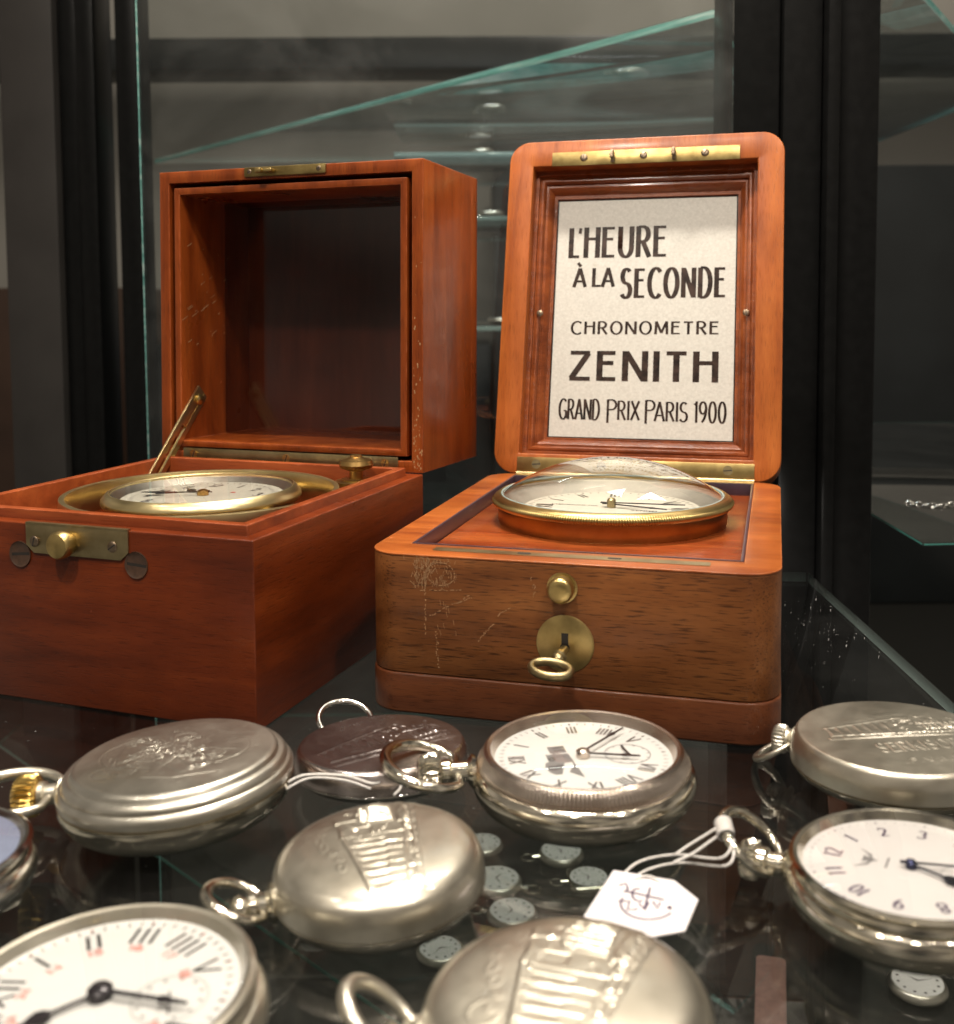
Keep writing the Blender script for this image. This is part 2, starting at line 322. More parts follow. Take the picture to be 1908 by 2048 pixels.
def empty(name, loc, rz=0, rot=None):
    o = bpy.data.objects.new(name, None); COL.objects.link(o); o.location = Vector(loc)*S; o.rotation_euler = rot or (0, 0, rz); o.empty_display_size = 0.01
    return o
def arc(cx, cy_, rx, ry, a0, a1, n=14): return [(cx+rx*math.cos(R(a0+(a1-a0)*i/n)), cy_+ry*math.sin(R(a0+(a1-a0)*i/n))) for i in range(n+1)]

# ------------------------------------------------------------------ a pen-drawn alphabet (unit height)
G = {
 'A': (.74, [[(0, 0), (.37, 1)], [(.37, 1), (.74, 0)], [(.13, .30), (.61, .30)]]),
 'À': (.74, [[(0, 0), (.37, 1)], [(.37, 1), (.74, 0)], [(.13, .30), (.61, .30)], [(.22, 1.30), (.42, 1.10)]]),
 'C': (.68, [arc(.40, .5, .40, .5, 48, 312, 22)]),
 'D': (.70, [[(.05, 0), (.05, 1)], [(.05, 1), (.25, 1)]+arc(.25, .5, .42, .5, 90, -90, 18)+[(.05, 0)]]),
 'E': (.58, [[(.05, 0), (.05, 1)], [(.05, .98), (.56, .98)], [(.05, .60), (.50, .60)], [(.05, .02), (.58, .02)]]),
 'F': (.55, [[(.05, 0), (.05, 1)], [(.05, .98), (.54, .98)], [(.05, .55), (.46, .55)]]),
 'G': (.74, [arc(.40, .5, .40, .5, 48, 330, 22)+[(.74, .40)], [(.74, .42), (.44, .42)], [(.72, .42), (.72, .05)]]),
 'H': (.70, [[(.05, 0), (.05, 1)], [(.65, 0), (.65, 1)], [(.05, .62), (.65, .62)]]),
 'I': (.12, [[(.06, 0), (.06, 1)]]),
 'K': (.66, [[(.05, 0), (.05, 1)], [(.07, .42), (.62, 1)], [(.22, .56), (.66, 0)]]),
 'L': (.52, [[(.05, 0), (.05, 1)], [(.05, .02), (.52, .02)]]),
 'M': (.90, [[(.05, 0), (.09, 1)], [(.09, 1), (.45, .12)], [(.45, .12), (.81, 1)], [(.81, 1), (.85, 0)]]),
 'N': (.74, [[(.05, 0), (.05, 1)], [(.08, .96), (.66, .04)], [(.69, 0), (.69, 1)]]),
 'O': (.80, [arc(.40, .5, .37, .49, 90, 450, 30)]),
 'P': (.58, [[(.05, 0), (.05, 1)], [(.05, .98), (.28, .98)]+arc(.28, .73, .27, .25, 90, -90, 12)+[(.05, .48)]]),
 'Q': (.58, [[(.05, -.2), (.05, 1)], [(.05, .98), (.28, .98)]+arc(.28, .73, .27, .25, 90, -90, 12)+[(.05, .48)]]),   # the long-stemmed P of the card
 'R': (.64, [[(.05, 0), (.05, 1)], [(.05, .98), (.28, .98)]+arc(.28, .74, .27, .24, 90, -90, 12)+[(.05, .50)], [(.28, .50), (.62, 0)]]),
 'S': (.60, [arc(.31, .74, .25, .245, 40, 250, 14)+arc(.29, .25, .28, .245, 70, -150, 16)]),
 'T': (.64, [[(.32, 0), (.32, 1)], [(0, .98), (.64, .98)]]),
 'U': (.68, [[(.05, 1), (.05, .32)]+arc(.34, .32, .29, .31, 180, 360, 16)+[(.63, 1)]]),
 'V': (.70, [[(0, 1), (.35, 0)], [(.35, 0), (.70, 1)]]),
 'X': (.66, [[(0, 0), (.64, 1)], [(.02, 1), (.66, 0)]]),
 'Z': (.70, [[(.03, .98), (.68, .98)], [(.63, .93), (.07, .07)], [(.02, .02), (.70, .02)]]),
 "'": (.14, [[(.07, .98), (.04, .80)]]),
 '1': (.24, [[(.0, .84), (.17, 1), (.17, 0)]]),
 '2': (.58, [arc(.29, .74, .26, .25, 160, -35, 12)+[(.04, .02)], [(.04, .03), (.58, .03)]]),
 '3': (.56, [arc(.26, .75, .24, .24, 150, -90, 12)+arc(.26, .26, .28, .25, 90, -150, 14)]),
 '4': (.60, [[(.44, 0), (.44, 1), (.02, .30), (.60, .30)]]),
 '5': (.56, [[(.50, .98), (.10, .98), (.07, .56)]+arc(.26, .32, .28, .31, 120, -150, 14)]),
 '6': (.58, [arc(.30, .30, .26, .29, 0, 360, 18), arc(.50, .32, .46, .66, 178, 100, 8)]),
 '7': (.54, [[(.02, .98), (.54, .98), (.20, 0)]]),
 '8': (.56, [arc(.28, .75, .22, .23, 0, 360, 16), arc(.28, .26, .27, .25, 0, 360, 16)]),
 '9': (.58, [arc(.28, .70, .25, .28, 0, 360, 18), arc(.08, .68, .46, .66, 2, -76, 8)]),
 '0': (.60, [arc(.30, .5, .26, .49, 90, 450, 24)]),
 ' ': (.30, []), '.': (.14, [[(.04, .0), (.10, .05)]]),
}
def pen(mb, pts, tv, th, place, mi=0, lift=0.0):
    """a stroke of a broad pen: tv wide where it runs upright, th where it runs level; place(x, y, lift) gives 3D"""
    n = len(pts); closed = n > 3 and math.hypot(pts[0][0]-pts[-1][0], pts[0][1]-pts[-1][1]) < 1e-5
    if closed: pts = pts[:-1]; n -= 1
    L, Rr = [], []
    for i in range(n):
        a = pts[i-1] if (i > 0 or closed) else pts[i]; c = pts[(i+1) % n] if (i < n-1 or closed) else pts[i]
        dx, dy = c[0]-a[0], c[1]-a[1]; d = math.hypot(dx, dy) or 1; nx, ny = -dy/d, dx/d
        w = 0.5*math.sqrt((tv*nx)**2+(th*ny)**2)
        L.append(place(pts[i][0]+nx*w, pts[i][1]+ny*w, lift)); Rr.append(place(pts[i][0]-nx*w, pts[i][1]-ny*w, lift))
    o = len(mb.v); mb.v += [tuple(q) for q in L]+[tuple(q) for q in Rr]
    for i in range(n if closed else n-1):
        j = (i+1) % n; mb.f.append([o+i, o+n+i, o+n+j, o+j]); mb.m.append(mi)
def write(mb, text, x0, y0, w, h, tv, th, place, mi=0, gap=0.2):
    adv = sum(G[c][0] for c in text)+gap*(len(text)-1); k = w/adv; x = x0; q = 0
    for c in text:
        gw, st = G[c]
        for s_ in st:
            q += 1; e_ = th/(2*h)
            if len(s_) == 2 and s_[0][1] == s_[1][1]: s_ = [(px, min(max(py, e_), 1-e_)) for px, py in s_]
            pen(mb, [(x+px*k, y0+py*h) for px, py in s_], tv, th, place, mi, 0.0012*(q % 4))
        x += (gw+gap)*k
ROMAN = ['XII', 'I', 'II', 'III', 'IIII', 'V', 'VI', 'VII', 'VIII', 'IX', 'X', 'XI']

# ================================================================== SETTING
def slab(name, poly, z0, z1, mats, bevel=0.06, **k):
    mb = MB(); mb.prism(poly, z0, z1, 0, 1); return mb.build(name, mats, None, bevel=bevel, **k)
base = MB(); base.box(-90, 120, -30, 330, -62, -60); o = base.build('floor', 'base'); tag(o, kind='structure')
wall = MB(); wall.box(-260, 300, 300, 306, -60, 260); o = wall.build('wall', 'wall'); tag(o, kind='structure')

o = slab('glass_shelf', [(-42, -4), (13.1, -4), (14.40, 32), (14.82, 48), (-30, 50), (-42, 50)], -0.55, 0, ['shelf', 'edge_pale'])
tag(o, 'dark reflective glass shelf that the boxes and pocket watches stand on', 'shelf')
o = slab('glass_shelf', [(-41, 89.8), (30, 20), (60, 20), (60, 96), (-41, 96)], -25.4, -25, ['shelf', 'edge_dark'])
tag(o, 'lower glass shelf with small white dials, seen through the main shelf', 'shelf')
ups = [(23.0, 60.3), (-41, 139.7), (46, 139.0), (46, 92), (32, 74)]
o = slab('glass_shelf', ups, 30, 30.6, ['upper', 'edge'])
tag(o, 'upper glass shelf whose bright green edge slants above the left box', 'shelf')
p = MB(); p.box(-17.5, 13.4, 57, 57.3, -24.8, 95, 0); p.m[5] = 1
o = p.build('glass_partition', ['pane', 'edge']); tag(o, 'upright glass pane with a green left edge behind the two boxes', 'glass partition')

def post(name, px, label, mats='post', group=None):
    mb = MB()
    for x0, x1, y0, y1, mi in px: mb.box(x0, x1, y0, y1, -59.9, 150, mi)
    o = mb.build(name, mats, bevel=0.15); tag(o, label, 'post', group); return o
g = 'black upright posts of the cabinet'
post('cabinet_post', [(14.3, 17.3, 62.3, 66, 0), (17.38, 19.6, 62, 67, 0), (19.68, 20.4, 61.3, 66, 0), (20.45, 22.85, 62, 67, 0)],
     'wide black post with upright grooves at right, behind the lettered lid', 'post', g)
post('cabinet_post', [(-38.9, -34.5, 90, 96, 0)], 'flat dark grey post at far left', 'post_grey', g)
post('cabinet_post', [(-34.4, -32.9, 91, 96, 0), (-32.8, -31.3, 90.4, 95, 0)], 'black grooved post beside the flat grey post at left', 'post', g)
post('cabinet_post', [(-29.4, -27.7, 90, 94, 0)], 'narrow black post left of the green pane edge', 'post', g)

mb = MB(); mb.box(-180, 260, 276, 292, 70.5, 78.5); o = mb.build('rail', 'counter', bevel=0.4); tag(o, 'dark horizontal rail across the far grey wall', 'rail')
mb = MB(); mb.box(4, 190, 252, 296, -59.9, 43); o = mb.build('display_counter', 'counter', bevel=0.5); tag(o, 'tall dark cabinet against the far wall at right', 'cabinet')
mb = MB(); mb.box(-170, -84, 252, 296, -59.9, 16); o = mb.build('display_counter', 'brown_counter', bevel=0.5); tag(o, 'low brown cabinet against the far wall at far left', 'cabinet')
mb = MB(); mb.box(-83.5, 3.5, 262, 296, -59.9, 2); o = mb.build('display_counter', 'counter', bevel=0.5); tag(o, 'low black cabinet against the far wall between the other two', 'cabinet')

for x0, x1, y0, y1, z, lab in ((-9, 34, 120, 150, 28.0, 'topmost thin glass shelf in the cabinet behind, between the two open lids'), (-12, 34, 112, 150, 20.4, 'middle thin glass shelf in the cabinet behind, between the two open lids'), (-12, 34, 108, 150, 9.2, 'lowest thin glass shelf in the cabinet behind, between the two open lids')):
    mb = MB(); mb.prism([(x0, y0), (x1, y0), (x1, y1), (x0, y1)], z, z+.6, 0, 1); o = mb.build('glass_shelf', ['shelf', 'edge_pale'], bevel=.08); tag(o, lab, 'shelf', 'glass shelves of the cabinet behind')
# dust on the shelf
mb = MB()
for i in range(520):
    x, y = random.uniform(-14, 14.2), random.uniform(15, 47.5)
    if i < 130: x, y = random.gauss(12.0, 1.8), random.uniform(26, 44)
    if x > 14.1: continue
    r_ = random.choice((.005, .007, .009, .014)); n_ = 5; a0 = random.random()*6
    e = random.uniform(.6, 2.2)
    mb.add([(x+r_*e*math.cos(a0+k*2*math.pi/n_), y+r_*math.sin(a0+k*2*math.pi/n_), .004) for k in range(n_)]+[(x, y, .004+r_*.25)], [(k, (k+1) % n_, n_) for k in range(n_)])
o = mb.build('dust', 'dust'); tag(o, 'pale specks of dust scattered over the dark glass shelf', 'dust', None, 'stuff')

# ================================================================== small fittings
def screw(parent, loc, r, rot=(0, 0, 0), ang=30, mats=('screw', 'slot'), name='screw', dome=0.35):
    mb = MB(); mb.lathe([(r, 0), (r, r*.12), (r*.85, r*dome*.8), (r*.4, r*dome), (0, r*dome*1.03)], 20)
    c, s_ = math.cos(R(ang)), math.sin(R(ang)); w = r*.11; L = r*.93; z = r*dome*1.06
    mb.add([(c*L-s_*w, s_*L+c*w, z-.1*r), (-c*L-s_*w, -s_*L+c*w, z-.1*r), (-c*L+s_*w, -s_*L-c*w, z-.1*r), (c*L+s_*w, s_*L-c*w, z-.1*r)]+
           [(c*L*.9-s_*w, s_*L*.9+c*w, z), (-c*L*.9-s_*w, -s_*L*.9+c*w, z), (-c*L*.9+s_*w, -s_*L*.9-c*w, z), (c*L*.9+s_*w, s_*L*.9-c*w, z)],
           [(4, 5, 6, 7), (0, 1, 5, 4), (1, 2, 6, 5), (2, 3, 7, 6), (3, 0, 4, 7)], 1)
    return mb.build(name, list(mats), parent, loc=loc, rot=rot)
FRONT = (R(90), 0, 0)      # local z looks out of a front face (towards -y)

# ================================================================== RIGHT BOX: the lettered chronometer box
BY = -0.2703
boxB = empty('chronometer_box', (2.3655, 30.084, 0), BY)
tag(boxB, 'brown chronometer box with round corners, its open lid holding a lettered card', 'box')
W2_, D2, H2 = 6.0, 15.27, 4.82
mb = MB(); mb.prism(rrect(-5.85, 5.85, .15, D2-.15, .9), 0.0, .05); mb.build('foot', 'felt', boxB)
mb = MB(); mb.prism(rrect(-6, 6, 0, D2, 1.05, 10), .045, 1.24); mb.build('plinth', 'plinth', boxB, bevel=.07, segs=3)
mb = MB(); mb.ring(rrect(-5.97, 5.97, .03, D2-.03, 1.05, 10), rrect(-4.95, 4.95, 1.38, D2-.55, .02, 10), 1.27, H2-.07)
mb.box(-4.9, 4.9, 1.4, D2-.6, 1.3, 1.5)
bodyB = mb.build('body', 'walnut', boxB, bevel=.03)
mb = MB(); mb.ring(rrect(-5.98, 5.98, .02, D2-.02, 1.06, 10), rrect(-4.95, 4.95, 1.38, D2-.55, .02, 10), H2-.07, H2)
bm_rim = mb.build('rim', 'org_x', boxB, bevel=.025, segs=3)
mb = MB(); mb.ring(rrect(-4.945, 4.945, 1.385, D2-.555, .02, 4), rrect(-4.85, 4.85, 1.48, D2-.65, .02, 4), 4.2, H2+.02); mb.build('edging', 'edging', boxB, bevel=.02)
mb = MB(); mb.box(-4.84, 4.84, 1.49, D2-.66, 4.0, 4.36); mb.build('panel', 'panel', boxB, bevel=.03)
mb = MB(); mb.prism(rrect(-4.05, 4.05, .62, 1.05, .04, 3), H2-.02, H2+.012); sp = mb.build('strike_plate', 'brass_dull', boxB)
for sx in (-1.3, 1.36):
    mb = MB(); mb.prism(rrect(sx-.2, sx+.2, .78, .94, .06, 3), H2+.010, H2+.018); mb.build('slot', 'slot', sp)
mb = MB(); mb.lathe([(.44, -.02), (.44, .015), (.40, .02), (.37, .02), (.37, .34), (.35, .41), (.29, .46), (.15, .48), (0, .485)], 32, axis='-y', off=(0, 0, 4.11)); mb.build('push_button', 'brass', boxB)
mb = MB(); mb.lathe([(.83, 0), (.83, .02), (.79, .045), (0, .05)], 48, axis='-y', off=(.08, 0.03, 2.5)); es = mb.build('escutcheon', 'brass', boxB)
mb = MB(); mb.lathe([(.14, 0), (.14, .008)], 20, axis='-y', off=(.08, -.022, 2.40)); mb.box(-.02, .18, -.030, -.022, 2.42, 2.82); mb.build('keyhole', 'slot', es)
# scratches: pale gouges in the varnish of the front
mb = MB()
def scr(pts, w):
    if w >= .03:
        for a, b in zip(pts, pts[1:]):
            for q in range(3):
                t0 = random.random()*.7; t1 = t0+random.uniform(.15, .5); j = random.uniform(-w, w)*.5
                scr([(a[0]+(b[0]-a[0])*t0+j, a[1]+(b[1]-a[1])*t0), (a[0]+(b[0]-a[0])*t1+j, a[1]+(b[1]-a[1])*t1)], random.uniform(.012, .0295))
        return
    pen(mb, pts, w, w, lambda x, z, l: (x, .028-.006-l, z), 0, .001*(len(mb.v) % 5))
def jag(a, b, n=8, j=.03): return [(a[0]+(b[0]-a[0])*i/n+random.uniform(-j, j), a[1]+(b[1]-a[1])*i/n+random.uniform(-j, j)) for i in range(n+1)]
scr(jag((-4.1, 3.85), (-4.07, 2.45), 10, .02), .045); scr(jag((-4.3, 3.75), (-2.95, 3.85), 9, .02), .035); scr(jag((-2.7, 3.72), (-3.95, 3.0), 10, .04), .04)
scr(jag((-2.65, 3.65), (-3.1, 3.45), 5, .02), .03); scr(jag((-3.75, 2.6), (-3.68, 1.45), 12, .03), .06); scr(jag((-2.5, 2.35), (-2.0, 2.95), 8, .04), .05); scr(jag((-1.9, 3.15), (-1.55, 3.42), 5, .03), .045)
scr([(-3.6+.42*math.cos(a*.35)*(1+.03*random.random()), 4.28+.34*math.sin(a*.35)) for a in range(-4, 17)], .03)
for i in range(190):
    x = random.choice((random.uniform(-4.42, -3.95), random.gauss(-3.75, .30))); z = random.uniform(3.8, 4.68); L = random.uniform(.03, .24); a = random.gauss(1.55, .35)
    if z+L*math.sin(a) > 4.72: L = .1
    scr(jag((x, z), (x+L*math.cos(a), z+L*math.sin(a)), 4, .012), random.uniform(.006, .020))
for i in range(10):
    x = random.uniform(-4.0, -2.8); z = random.uniform(2.6, 3.6); scr(jag((x, z), (x+.03, z-.15), 3, .01), .012)
for i in range(5):
    x = -.85+random.uniform(-.08, .08); z = random.uniform(3.7, 4.25); scr(jag((x, z), (x+.03, z+.12), 3, .01), .03)
mb.build('scratch_marks', 'scratch', bodyB)
# the lid: x across, y up the lid, z out of its face
LB = 15.0
lidB = MB()
lidB.ring(rrect(-6, 6, 0, LB, .95, 10), rrect(-4.9, 4.9, .88, 13.82, .02, 10), -2.2, 0); lidB.prism(rrect(-6, 6, 0, LB, .95, 10), -2.5, -2.2)
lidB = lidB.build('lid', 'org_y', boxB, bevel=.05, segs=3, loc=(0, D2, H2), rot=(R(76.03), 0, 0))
def rct(t, z):
    x0, x1, y0, y1 = [a+(b-a)*t for a, b in ((-4.9, -3.93), (4.9, 4.05), (.88, 1.75), (13.82, 12.62))]
    return [(x0, y0, z), (x1, y0, z), (x1, y1, z), (x0, y1, z)]
mb = MB(); prof = [(.0, -.62), (.18, -.62), (.22, -.74), (.30, -.70), (.40, -.70), (.47, -.78), (.50, -.90), (.60, -.88), (.70, -.94), (.80, -1.06), (.85, -1.16), (.97, -1.16), (1.0, -1.32)]
mb.loft([rct(0, -2.1)]+[rct(t, z) for t, z in prof]); mb.build('moulding', 'mould', lidB, smooth=28)
mb = MB(); mb.box(-4.0, 4.1, 1.7, 12.7, -1.6, -1.28); card = mb.build('card', 'card', lidB)
place = lambda x, y, l: (x, y, -1.272+l)
mb = MB()
write(mb, 'L', -3.30, 9.91, .42, 1.40, .225, .12, place); write(mb, "'", -2.92, 9.91, .14, 1.42, .14, .1, place); write(mb, 'HEURE', -2.62, 9.91, 3.62, 1.42, .225, .12, place, gap=.24)
write(mb, 'À', -3.06, 8.56, .52, .86, .16, .09, place); write(mb, 'LA', -2.20, 8.56, .92, .86, .16, .09, place, gap=.12)
write(mb, 'SECONDE', -.92, 8.04, 4.50, 1.34, .205, .11, place, gap=.30)
write(mb, 'CHRONOMETRE', -3.06, 6.40, 6.40, .57, .115, .060, place, gap=.26)
write(mb, 'ZENITH', -3.10, 4.30, 6.40, 1.34, .275, .175, place, gap=.26)
write(mb, 'GRAND', -3.45, 2.57, 1.76, .90, .105, .055, place, gap=.18)
write(mb, 'Q', -1.35, 2.62, .42, .86, .105, .055, place); write(mb, 'RIX', -.87, 2.59, .92, .84, .105, .055, place, gap=.18)
write(mb, 'Q', .31, 2.62, .42, .86, .105, .055, place); write(mb, 'ARIS', .73, 2.57, 1.38, .84, .105, .055, place, gap=.16)
write(mb, '1900', 2.40, 2.54, 1.32, .92, .105, .055, place, gap=.17)
mb.build('lettering', 'ink_card', lidB)
mb = MB(); mb.ring(rrect(-3.95, 4.07, 1.73, 12.64, .01, 1), rrect(-3.89, 4.01, 1.79, 12.58, .01, 1), -1.279, -1.274); mb.build('border_line', 'ink', lidB)
mb = MB(); mb.prism([(-4.05, 13.80), (4.15, 13.80), (4.15, 14.44), (-4.05, 14.44)], -.02, .035); cp = mb.build('catch_plate', 'brass_bright', lidB, bevel=.01)
for x in (-2.62, .03, 2.68): screw(cp, (x, 14.15, .03), .17, ang=random.uniform(20, 150))
for x in (-1.33, 1.35):
    mb = MB(); mb.box(x-.08, x+.08, 13.88, 14.34, .03, .10); mb.box(x-.08, x+.08, 14.12, 14.34, .10, .40); mb.box(x-.08, x+.08, 13.98, 14.12, .27, .40); mb.build('hook', 'screw', cp, bevel=.03)
for x in (-4.42, 4.50): screw(lidB, (x, 7.2, -.64), .15, ang=100)
mb = MB(); mb.box(-4.95, 4.95, .05, .72, -.02, .03); hb = mb.build('hinge', 'brass', lidB, bevel=.01)
mb = MB(); mb.tube([(-4.95, 0, .02), (4.95, 0, .02)], .11, 12); mb.build('hinge_pin', 'brass_dull', hb)
for x in (-4.1, -1.3, 1.3, 3.9): screw(hb, (x, .42, .03), .2, ang=5, mats=('brass_dull', 'slot'), dome=.15)
mb = MB(); mb.box(-4.95, 4.95, D2-.54, D2-.14, H2-.02, H2+.025); mb.build('hinge_leaf', 'brass', boxB)

# key in the lock
key = empty('key', (0, 0, 0)); key.parent = None
cB, sB = math.cos(BY), math.sin(BY)
def B2W(x, y, z): return (2.3655+cB*x-sB*y, 30.084+sB*x+cB*y, z)
key.location = Vector(B2W(.08, -.02, 2.36))*S; key.rotation_euler = (R(11), R(4), BY+R(-8))
tag(key, 'small brass key with an oval ring standing in the lock of the right box', 'key')
mb = MB(); mb.lathe([(.13, 0), (.13, .35), (.20, .38), (.20, .46), (.15, .50), (.19, .56), (.19, .62), (.12, .70), (.10, .84)], 24, axis='-y'); mb.build('shank', 'brass_dull', key)
mb = MB(); mb.tube([(.55*math.cos(a), -1.16+.37*math.sin(a), 0) for a in [2*math.pi*i/40 for i in range(40)]], .115, 12, True, flat=1.1, up=(0, 0, 1)); mb.build('bow_ring', 'brass_dull', key)

# ================================================================== deck watch standing in the right box
dw = empty('deck_watch', B2W(.12, 8.65, 4.36), BY)
tag(dw, 'brass deck watch under a high domed crystal, set in the right box', 'watch')
mb = MB(); mb.lathe([(3.6, -.0), (4.02, 0), (4.06, .08), (4.06, .60), (4.0, .66)], 96); mb.f.pop(); mb.m.pop(); mb.build('case', 'copper', dw)
def knurl(lo, hi, k0, k1, teeth=150, amp=.006, span=None):
    def f(a, k):
        if not (k0 <= k <= k1): return 1
        return 1+amp*math.sin(a*teeth)
    return f
mb = MB(); mb.lathe([(3.9, .62), (4.20, .64), (4.25, .70), (4.26, .78), (4.20, .88), (4.06, .98), (3.96, 1.00), (3.90, .94), (3.90, .60)], 2400, mod=knurl(0, 0, 1, 3, 300, .006)); mb.f = mb.f[:-2]; mb.m = mb.m[:-2]; mb.build('bezel', 'brass', dw, smooth=50)
mb = MB(); mb.lathe([(3.12, .42), (3.22, .46), (3.90, .80), (3.90, .86)], 96); mb.f = mb.f[:-2]; mb.m = mb.m[:-2]; mb.build('chapter_ring', 'nickel_dull', dw)
mb = MB(); mb.disc(circ(0, 0, 3.2, 72), .44); dl = mb.build('dial', 'cream', dw)
def dial_marks(mb, R0, z, style, rot=0, h=None, tv=None, th=None, ring=None, gap=.2, skip=(), w=None, minutes=True):
    h = h or R0*.2; tv = tv or R0*.035; th = th or R0*.018
    for k in range(12):
        if k in skip: continue
        a = R(-30*k)+rot; c, s_ = math.cos(a), math.sin(a)
        txt = ROMAN[k] if style == 'roman' else str(12 if k == 0 else k)
        adv = sum(G[ch][0] for ch in txt)+gap*(len(txt)-1); ww = adv*h*(w or .75)
        r0 = R0*.66 if style == 'roman' else R0*.64
        pl = lambda x, y, l, c=c, s_=s_, r0=r0: (c*x-s_*(y+r0), s_*x+c*(y+r0), z+l)
        if style == 'arabic':
            cx, cy_ = -s_*(r0+h/2), c*(r0+h/2); pl = lambda x, y, l, cx=cx, cy_=cy_: (cx+x, cy_+y-h/2, z+l)
        write(mb, txt, -ww/2, 0, ww, h, tv, th, pl, gap=gap)
    if minutes:
        for k in range(60):
            a = R(6*k); r0, r1 = R0*.90, R0*.95; wv = R0*(.012 if k % 5 else .022); c, s_ = math.cos(a), math.sin(a)
            mb.add([(c*r0-s_*wv/2, s_*r0+c*wv/2, z), (c*r1-s_*wv/2, s_*r1+c*wv/2, z), (c*r1+s_*wv/2, s_*r1-c*wv/2, z), (c*r0+s_*wv/2, s_*r0-c*wv/2, z)], [(3, 2, 1, 0)])
def hand(parent, name, ang, L, w, z, mats, tail=.15, kind='baton', x0=0, y0=0):
    """a thin watch hand lying at angle ang (degrees in the watch plane)"""
    if kind == 'spade':
        o = [(-tail*L, w*.4), (L*.60, w*.5), (L*.62, w*1.1), (L*.68, w*2.1), (L*.76, w*2.5), (L*.84, w*1.7), (L*.93, w*.6), (L, w*.25)]
    elif kind == 'needle':
        o = [(-tail*L, w*.9), (-tail*L*.6, w*.8), (-tail*.3*L, w*.45), (L*.66, w*.42), (L*.72, w*.95), (L*.80, w*.5), (L, w*.22)]
    else: o = [(-tail*L, w*.5), (L*.8, w*.5), (L, w*.2)]
    poly = [(x, -y) for x, y in o]+[(x, y) for x, y in reversed(o)]
    c, s_ = math.cos(R(ang)), math.sin(R(ang)); mb = MB(); mb.prism([(x0+c*x-s_*y, y0+s_*x+c*y) for x, y in poly], z, z+.03)
    return mb.build(name, mats, parent)
mb = MB(); dial_marks(mb, 3.2, .445, 'roman', R(95), h=.62, tv=.085, th=.04)
write(mb, 'CHRONOMETRE', -2.2, .10, 1.7, .15, .03, .02, lambda x, y, l: (x, y, .446+l)); write(mb, 'ZENITH', .75, -.50, .9, .16, .03, .02, lambda x, y, l: (x, y, .446+l))
mb.build('numerals', 'ink', dl)
hand(dw, 'minute_hand', 3, 2.6, .10, .60, 'blackhand', kind='needle'); hand(dw, 'hour_hand', -16, 2.1, .12, .55, 'blackhand', kind='needle')
mb = MB(); mb.lathe([(.16, .45), (.16, .72), (.10, .78), (0, .80)], 20); mb.build('hub', 'brass_dull', dw)
mb = MB()
h_, rd = 1.30, 3.93; rs = (rd*rd+h_*h_)/(2*h_); a1 = math.asin(rd/rs)
loops = [[(rs*math.sin(a1*(1-k/24))*math.cos(t), rs*math.sin(a1*(1-k/24))*math.sin(t), .92+h_-rs+rs*math.cos(a1*(1-k/24))) for t in [2*math.pi*i/72 for i in range(72)]] for k in range(24)]
mb.loft(loops, 0, False, True); mb.build('domed_crystal', 'dome', dw, smooth=60)
mb = MB(); mb.tube([(3.92*math.cos(t), 3.92*math.sin(t), .97) for t in [2*math.pi*i/96 for i in range(96)]], .04, 8, True); mb.build('crystal_edge', 'edge_pale', dw)

# ================================================================== LEFT BOX: mahogany box with the gimballed chronometer
AY = -0.3484; cA, sA = math.cos(AY), math.sin(AY)
def A2W(x, y, z): return (-11.937+cA*x-sA*y, 31.971+sA*x+cA*y, z)
boxA = empty('chronometer_box', (-11.937, 31.971, 0), AY)
tag(boxA, 'red mahogany chronometer box with its deep empty lid thrown open', 'box')
HA, DA = 5.56, 12.277
mb = MB(); mb.ring(rrect(-5.99, 5.99, 0, DA, .03, 3), rrect(-5.5, 5.5, .5, DA-.5, .02, 3), .02, HA); mb.box(-5.48, 5.48, .52, DA-.52, .05, .6)
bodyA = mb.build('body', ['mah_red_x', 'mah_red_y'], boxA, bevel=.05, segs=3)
for p_ in bodyA.data.polygons:
    if abs(p_.normal.x) > .75: p_.material_index = 1
mb = MB(); mb.ring(rrect(-5.49, 5.49, .51, DA-.51, .02, 3), rrect(-5.15, 5.15, .85, DA-.85, .02, 3), .7, HA+.30); mb.build('lining', 'mah_lip', boxA, bevel=.04)
mb = MB(); mb.prism([(-1.95, 5.53), (1.80, 5.53), (1.80, 4.90), (1.52, 4.66), (-1.66, 4.66), (-1.95, 4.90)], 0, .06); lp = mb.build('lock_plate', 'brass_dull', boxA, loc=(0, .0, 0), rot=FRONT, bevel=.012)
mb = MB(); mb.box(-1.95, 1.80, -.06, .10, 5.53, 5.60); mb.build('lock_plate_edge', 'brass_dull', lp, rot=(R(-90), 0, 0))
mb = MB(); mb.lathe([(.36, .04), (.36, .20), (.42, .24), (.42, .42), (.36, .52), (.20, .57), (0, .58)], 32, off=(-.42, 5.04, 0)); mb.build('push_button', 'brass', lp)
screw(lp, (-1.62, 5.02, .06), .17, ang=75); screw(lp, (1.25, 5.05, .06), .17, ang=35)
for x, z, a in ((-2.22, 4.58, 5), (2.05, 4.56, -4)):
    screw(bodyA, (x, .0, z), .40, FRONT, a, ('plug', 'slot'), 'screw_plug', .03)
